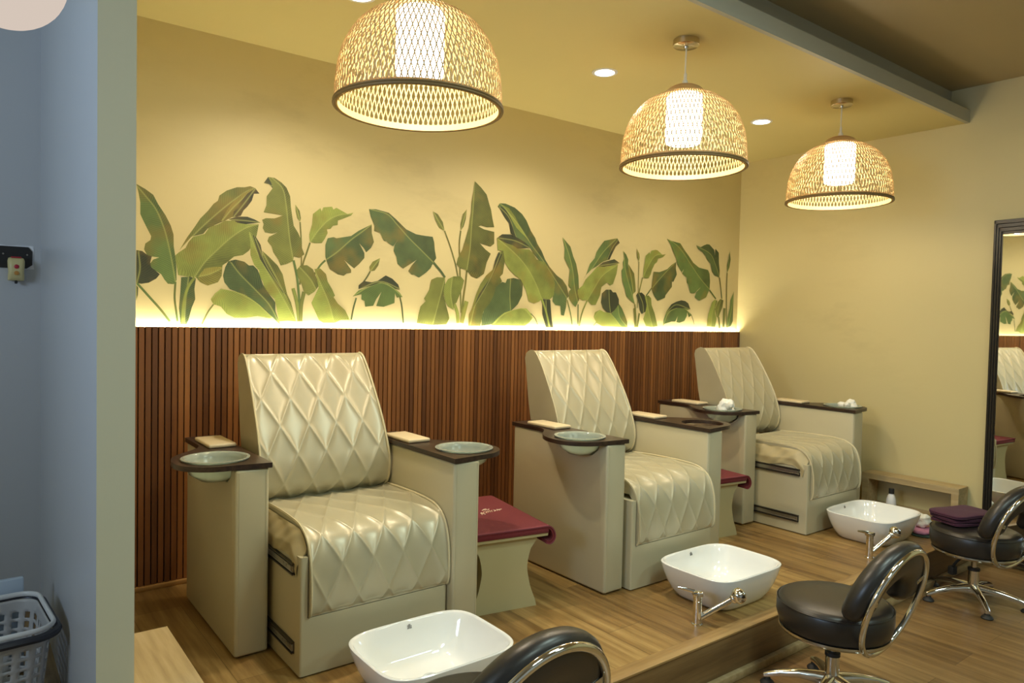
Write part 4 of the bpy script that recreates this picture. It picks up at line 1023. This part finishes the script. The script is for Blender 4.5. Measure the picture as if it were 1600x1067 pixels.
me_canopy = MB().lathe([(.060, 0), (.060, -.026), (.055, -.030), (.012, -.031), (.010, -.040), (0, -.040)], 48).mesh('canopy', m_nickel, 40)
def pendant(x, label):
    t = thing('pendant_lamp', label, 'pendant lamp', (x, 2.21, ZC), 0, 'woven bamboo pendant lamps')
    place(me_canopy, 'canopy', t)['label'] = 'round brushed metal canopy'; place(me_cordm, 'cord', t)
    s = place(me_shade, 'woven_shade', t, (0, 0, ZR-ZC)); place(me_hoop, 'rim_hoop', s)['label'] = 'dark rim hoop'; place(me_hoop2, 'inner_hoop', s); place(me_cap, 'shade_cap', s)
    place(me_diff, 'diffuser', t, (0, 0, ZR-ZC))['label'] = 'glowing white cylinder diffuser'
pendant(1.272, 'woven bamboo dome pendant lamp above the nearest chair, canopy out of frame')
pendant(2.683, 'woven bamboo dome pendant lamp above the middle chair')
pendant(4.087, 'woven bamboo dome pendant lamp above the far chair, smallest in view')
for x, l in ((1.307, 'round recessed downlight cut by the top edge of the picture'), (2.709, 'round recessed downlight between the near and middle pendant lamps'), (4.13, 'round recessed downlight between the middle and far pendant lamps')):
    t = thing('downlight', l, 'downlight', (x, 2.768, ZC), 0, 'recessed ceiling downlights')
    MB().lathe([(.052, -.001), (.052, -.004), (.066, -.004), (.068, -.0005), (.052, -.0005), (.052, -.001)], 40, cap=False).obj('trim_ring', m_white, t)
    MB().lathe([(.0, -.0025), (.0515, -.0025), (.0515, -.001), (0, -.001)], 40).obj('lens', m_down, t)['label'] = 'glowing lens'

# pale globe lamp close to the camera, top left
t = thing('globe_lamp', 'pale round globe lamp at the top left corner', 'globe lamp', (.058, 1.3, ZU), 0)
MB().lathe([(.05, 0), (.05, -.02), (0, -.022)], 32).obj('canopy', m_white, t); MB().tube([(0, 0, -.02), (0, 0, 1.83-ZU)], .004, 8).obj('cord', m_cord, t)
MB().lathe([(.077*math.sin(PI*i/24), 1.757-ZU-.077*math.cos(PI*i/24)) for i in range(25)], 40).obj('globe', m_globe, t)

# ------------------------------------------------------------------ standing mirror on the right wall
t = thing('standing_mirror', 'tall black framed mirror standing against the right wall at the picture edge', 'mirror', (XR-.004, 1.741, HF), math.radians(-6.4))
z0, z1 = .03, 1.937-HF; y0, y1 = -.94, 0.0
xw = -.003
def fr(y0, y1, z0, z1, w, d, nm):
    b = MB()
    for k in range(4):
        e0 = w*k/4; e1 = w*(k+1)/4; g0, g1 = e0*1.75, e1*1.75; dd = d*(1-.17*k)
        for q in ((y0+e0, y0+e1, z0+g0, z1-g0), (y1-e1, y1-e0, z0+g0, z1-g0)): b.box(xw-dd, xw, *q, .002, 1)
        for q in ((y0+e0, y1-e0, z1-g1, z1-g0), (y0+e0, y1-e0, z0+g0, z0+g1)): b.box(xw-dd, xw, *q, .002, 1)
    return b.obj(nm, m_frame, t)
fr(y0, y1, z0, z1, .054, .022, 'frame')
MB().box(xw-.012, xw-.006, y0+.05, y1-.05, z0+.09, z1-.09).obj('mirror_glass', m_mirror, t, 0)
MB().box(xw-.03, xw, y0+.02, y0+.08, 0, .03).obj('foot', m_frame, t); MB().box(xw-.03, xw, y1-.08, y1-.02, 0, .03).obj('foot', m_frame, t)

# ------------------------------------------------------------------ left corridor: laundry basket, wall plate with remote
bx, by = .012, 2.735; a, c2, rr_ = .215, .185, .065
t = thing('laundry_basket', 'grey-white perforated plastic basket with charcoal handle at lower left', 'basket', (bx, by, 0), ang(4))
def brr(f, z, n=10): return rrect(0, 0, a*f, c2*f, rr_*f, z, n)
# perforated wall: cells dropped from a fine loop grid
loop = [Vector(p) for p in resample(brr(1, 0)+[brr(1, 0)[0]], .011)[:-1]]
NL = len(loop); NZ = 26
vs = []; fs = []
zs = [.012+.270*k/NZ for k in range(NZ+1)]
for z in zs:
    f = .84+.14*z/.282
    vs += [(p.x*f, p.y*f, z) for p in loop]
for k in range(NZ):
    for i in range(NL):
        if 2 <= k <= NZ-4 and k % 3 != 1 and i % 4 in (0, 1) : continue
        fs.append((k*NL+i, k*NL+(i+1) % NL, (k+1)*NL+(i+1) % NL, (k+1)*NL+i))
b = MB().add(vs, fs)
o = b.obj('basket_body', m_basket, t, 40)
md = o.modifiers.new('thick', 'SOLIDIFY'); md.thickness = .004; md.offset = -1
bm2 = MB(); bm2.add([(p.x*.84, p.y*.84, .012) for p in loop]+[(p.x*.84, p.y*.84, .0) for p in loop], [tuple(range(NL)), tuple(range(2*NL-1, NL-1, -1))]+[(i, (i+1) % NL, NL+(i+1) % NL, NL+i) for i in range(NL)])
bm2.obj('basket_floor', m_basket, t)
rim = brr(1.0, .297, 10)
MB().tube(rim, .0085, 10, closed=True, flat=.8).obj('rim', m_white, t)['label'] = 'pale rolled rim'
MB().tube([(p[0]*1.045, p[1]*1.05, .276) for p in rim], .0125, 8, closed=True).obj('handle', m_handle, t)['label'] = 'charcoal folded-down handle'
o = MB().box(-.12, .12, -.006, .02, 0, .335, .005, 2).obj('plastic_lid', m_blueish, None, 35, (.06, 2.985, 0), (0, 0, .05)); tag(o, 'pale blue plastic lid standing behind the laundry basket', 'lid')
t = thing('wall_plate', 'black metal plate screwed to the grey wall at left', 'wall plate', (.10, YW-.012, 1.476))
P = [(-.14, -.044), (.126, -.044), (.146, -.028), (.146, .026), (.132, .044), (-.14, .044)]
MB().prism(P, -.006, 0, 'y').obj('plate', m_blackpl, t, 0)
ch = [(-.14, .046), (.0, .047), (.02, .051), (.06, .047), (.11, .049), (.150, .050), (.152, .02), (.149, -.02), (.152, -.046), (.12, -.047), (.1, -.04), (.1, .03), (-.14, .03)]
MB().prism(ch, -.0016, 0, 'y').obj('chipped_edge', m_chip, t, 0)['label'] = 'white chipped plaster edge'
for xx in (.047, .128):
    MB().lathe([(.004, 0), (.003, .002), (0, .0025)], 12, (xx, -.006, .012), (0, -1, 0)).obj('screw', m_rail2, t)
t = thing('remote_holder', 'cream wall gadget with red button hanging on the black plate', 'remote', (.189, YW-.018, 1.428))
rg = []
for z, w, d in ((-.048, .024, .010), (-.046, .0275, .017), (-.03, .028, .022), (-.012, .0262, .025), (.01, .0285, .026), (.032, .029, .024), (.043, .026, .018), (.047, .018, .009)):
    rg.append([(p[0], p[1]-d-.0005, z) for p in rrect(0, 0, w, d, min(w, d)*.6, 0, 5)])
MB().loft(rg).obj('case', m_cream_pl, t, 50)
MB().lathe([(.0085, 0), (.0085, .003), (.006, .0045), (0, .005)], 20, (0, -.0510, .008), (0, -1, 0)).obj('red_button', m_red, t)
MB().lathe([(.0085, 0), (.0085, .002), (.006, .003), (0, .003)], 20, (0, -.0500, -.018), (0, -1, 0)).obj('amber_button', m_amber, t)
MB().box(-.018, .018, -.040, -.012, .0435, .0485, .002, 1).obj('top_strip', m_red, t)
MB().box(-.005, .005, -.028, -.012, -.060, -.0475, .002, 1).obj('plug', m_rubber, t)

# ------------------------------------------------------------------ light
def area(name, loc, rot, sx, sy, e, col):
    l = bpy.data.lights.new(name, 'AREA'); l.shape = 'RECTANGLE'; l.size = sx; l.size_y = sy; l.energy = e; l.color = col
    o = bpy.data.objects.new(name, l); COL.objects.link(o); o.location = loc; o.rotation_euler = rot; return o
for i, (x, y) in enumerate(SALON):
    area('salon_ceiling_light', (x, y, ZU-.03), (0, 0, 0), .6, .6, SALON_E, (.80, 1.0, .90))
area('corridor_daylight', (-2.3, 1.2, 1.9), (0, -PI/2-.5, -.15), .8, 1.4, DAY_E, (.55, .74, 1.0))
for x in (1.272, 2.683, 4.087):
    l = bpy.data.lights.new('pendant_bulb', 'POINT'); l.energy = BULB; l.color = (1.0, .86, .62); l.shadow_soft_size = .06
    o = bpy.data.objects.new('pendant_bulb', l); COL.objects.link(o); o.location = (x, 2.21, ZR+.045)
for x in (1.307, 2.709, 4.13):
    l = bpy.data.lights.new('downlight_beam', 'SPOT'); l.energy = SPOT_E*(.5 if x > 4 else 1); l.color = (1.0, .88, .68); l.spot_size = math.radians(SPOT_A); l.spot_blend = .55; l.shadow_soft_size = .05
    o = bpy.data.objects.new('downlight_beam', l); COL.objects.link(o); o.location = (x, 2.768, ZC-.012)
w = bpy.data.worlds.new('world'); S.world = w; w.use_nodes = True
w.node_tree.nodes['Background'].inputs[0].default_value = (.6, .65, .7, 1); w.node_tree.nodes['Background'].inputs[1].default_value = .05
S.cycles.max_bounces = 8
S.cycles.use_denoising = True
S.cycles.sample_clamp_indirect = 4.0
S.cycles.caustics_reflective = False
S.cycles.caustics_refractive = False
S.view_settings.exposure = EXPO
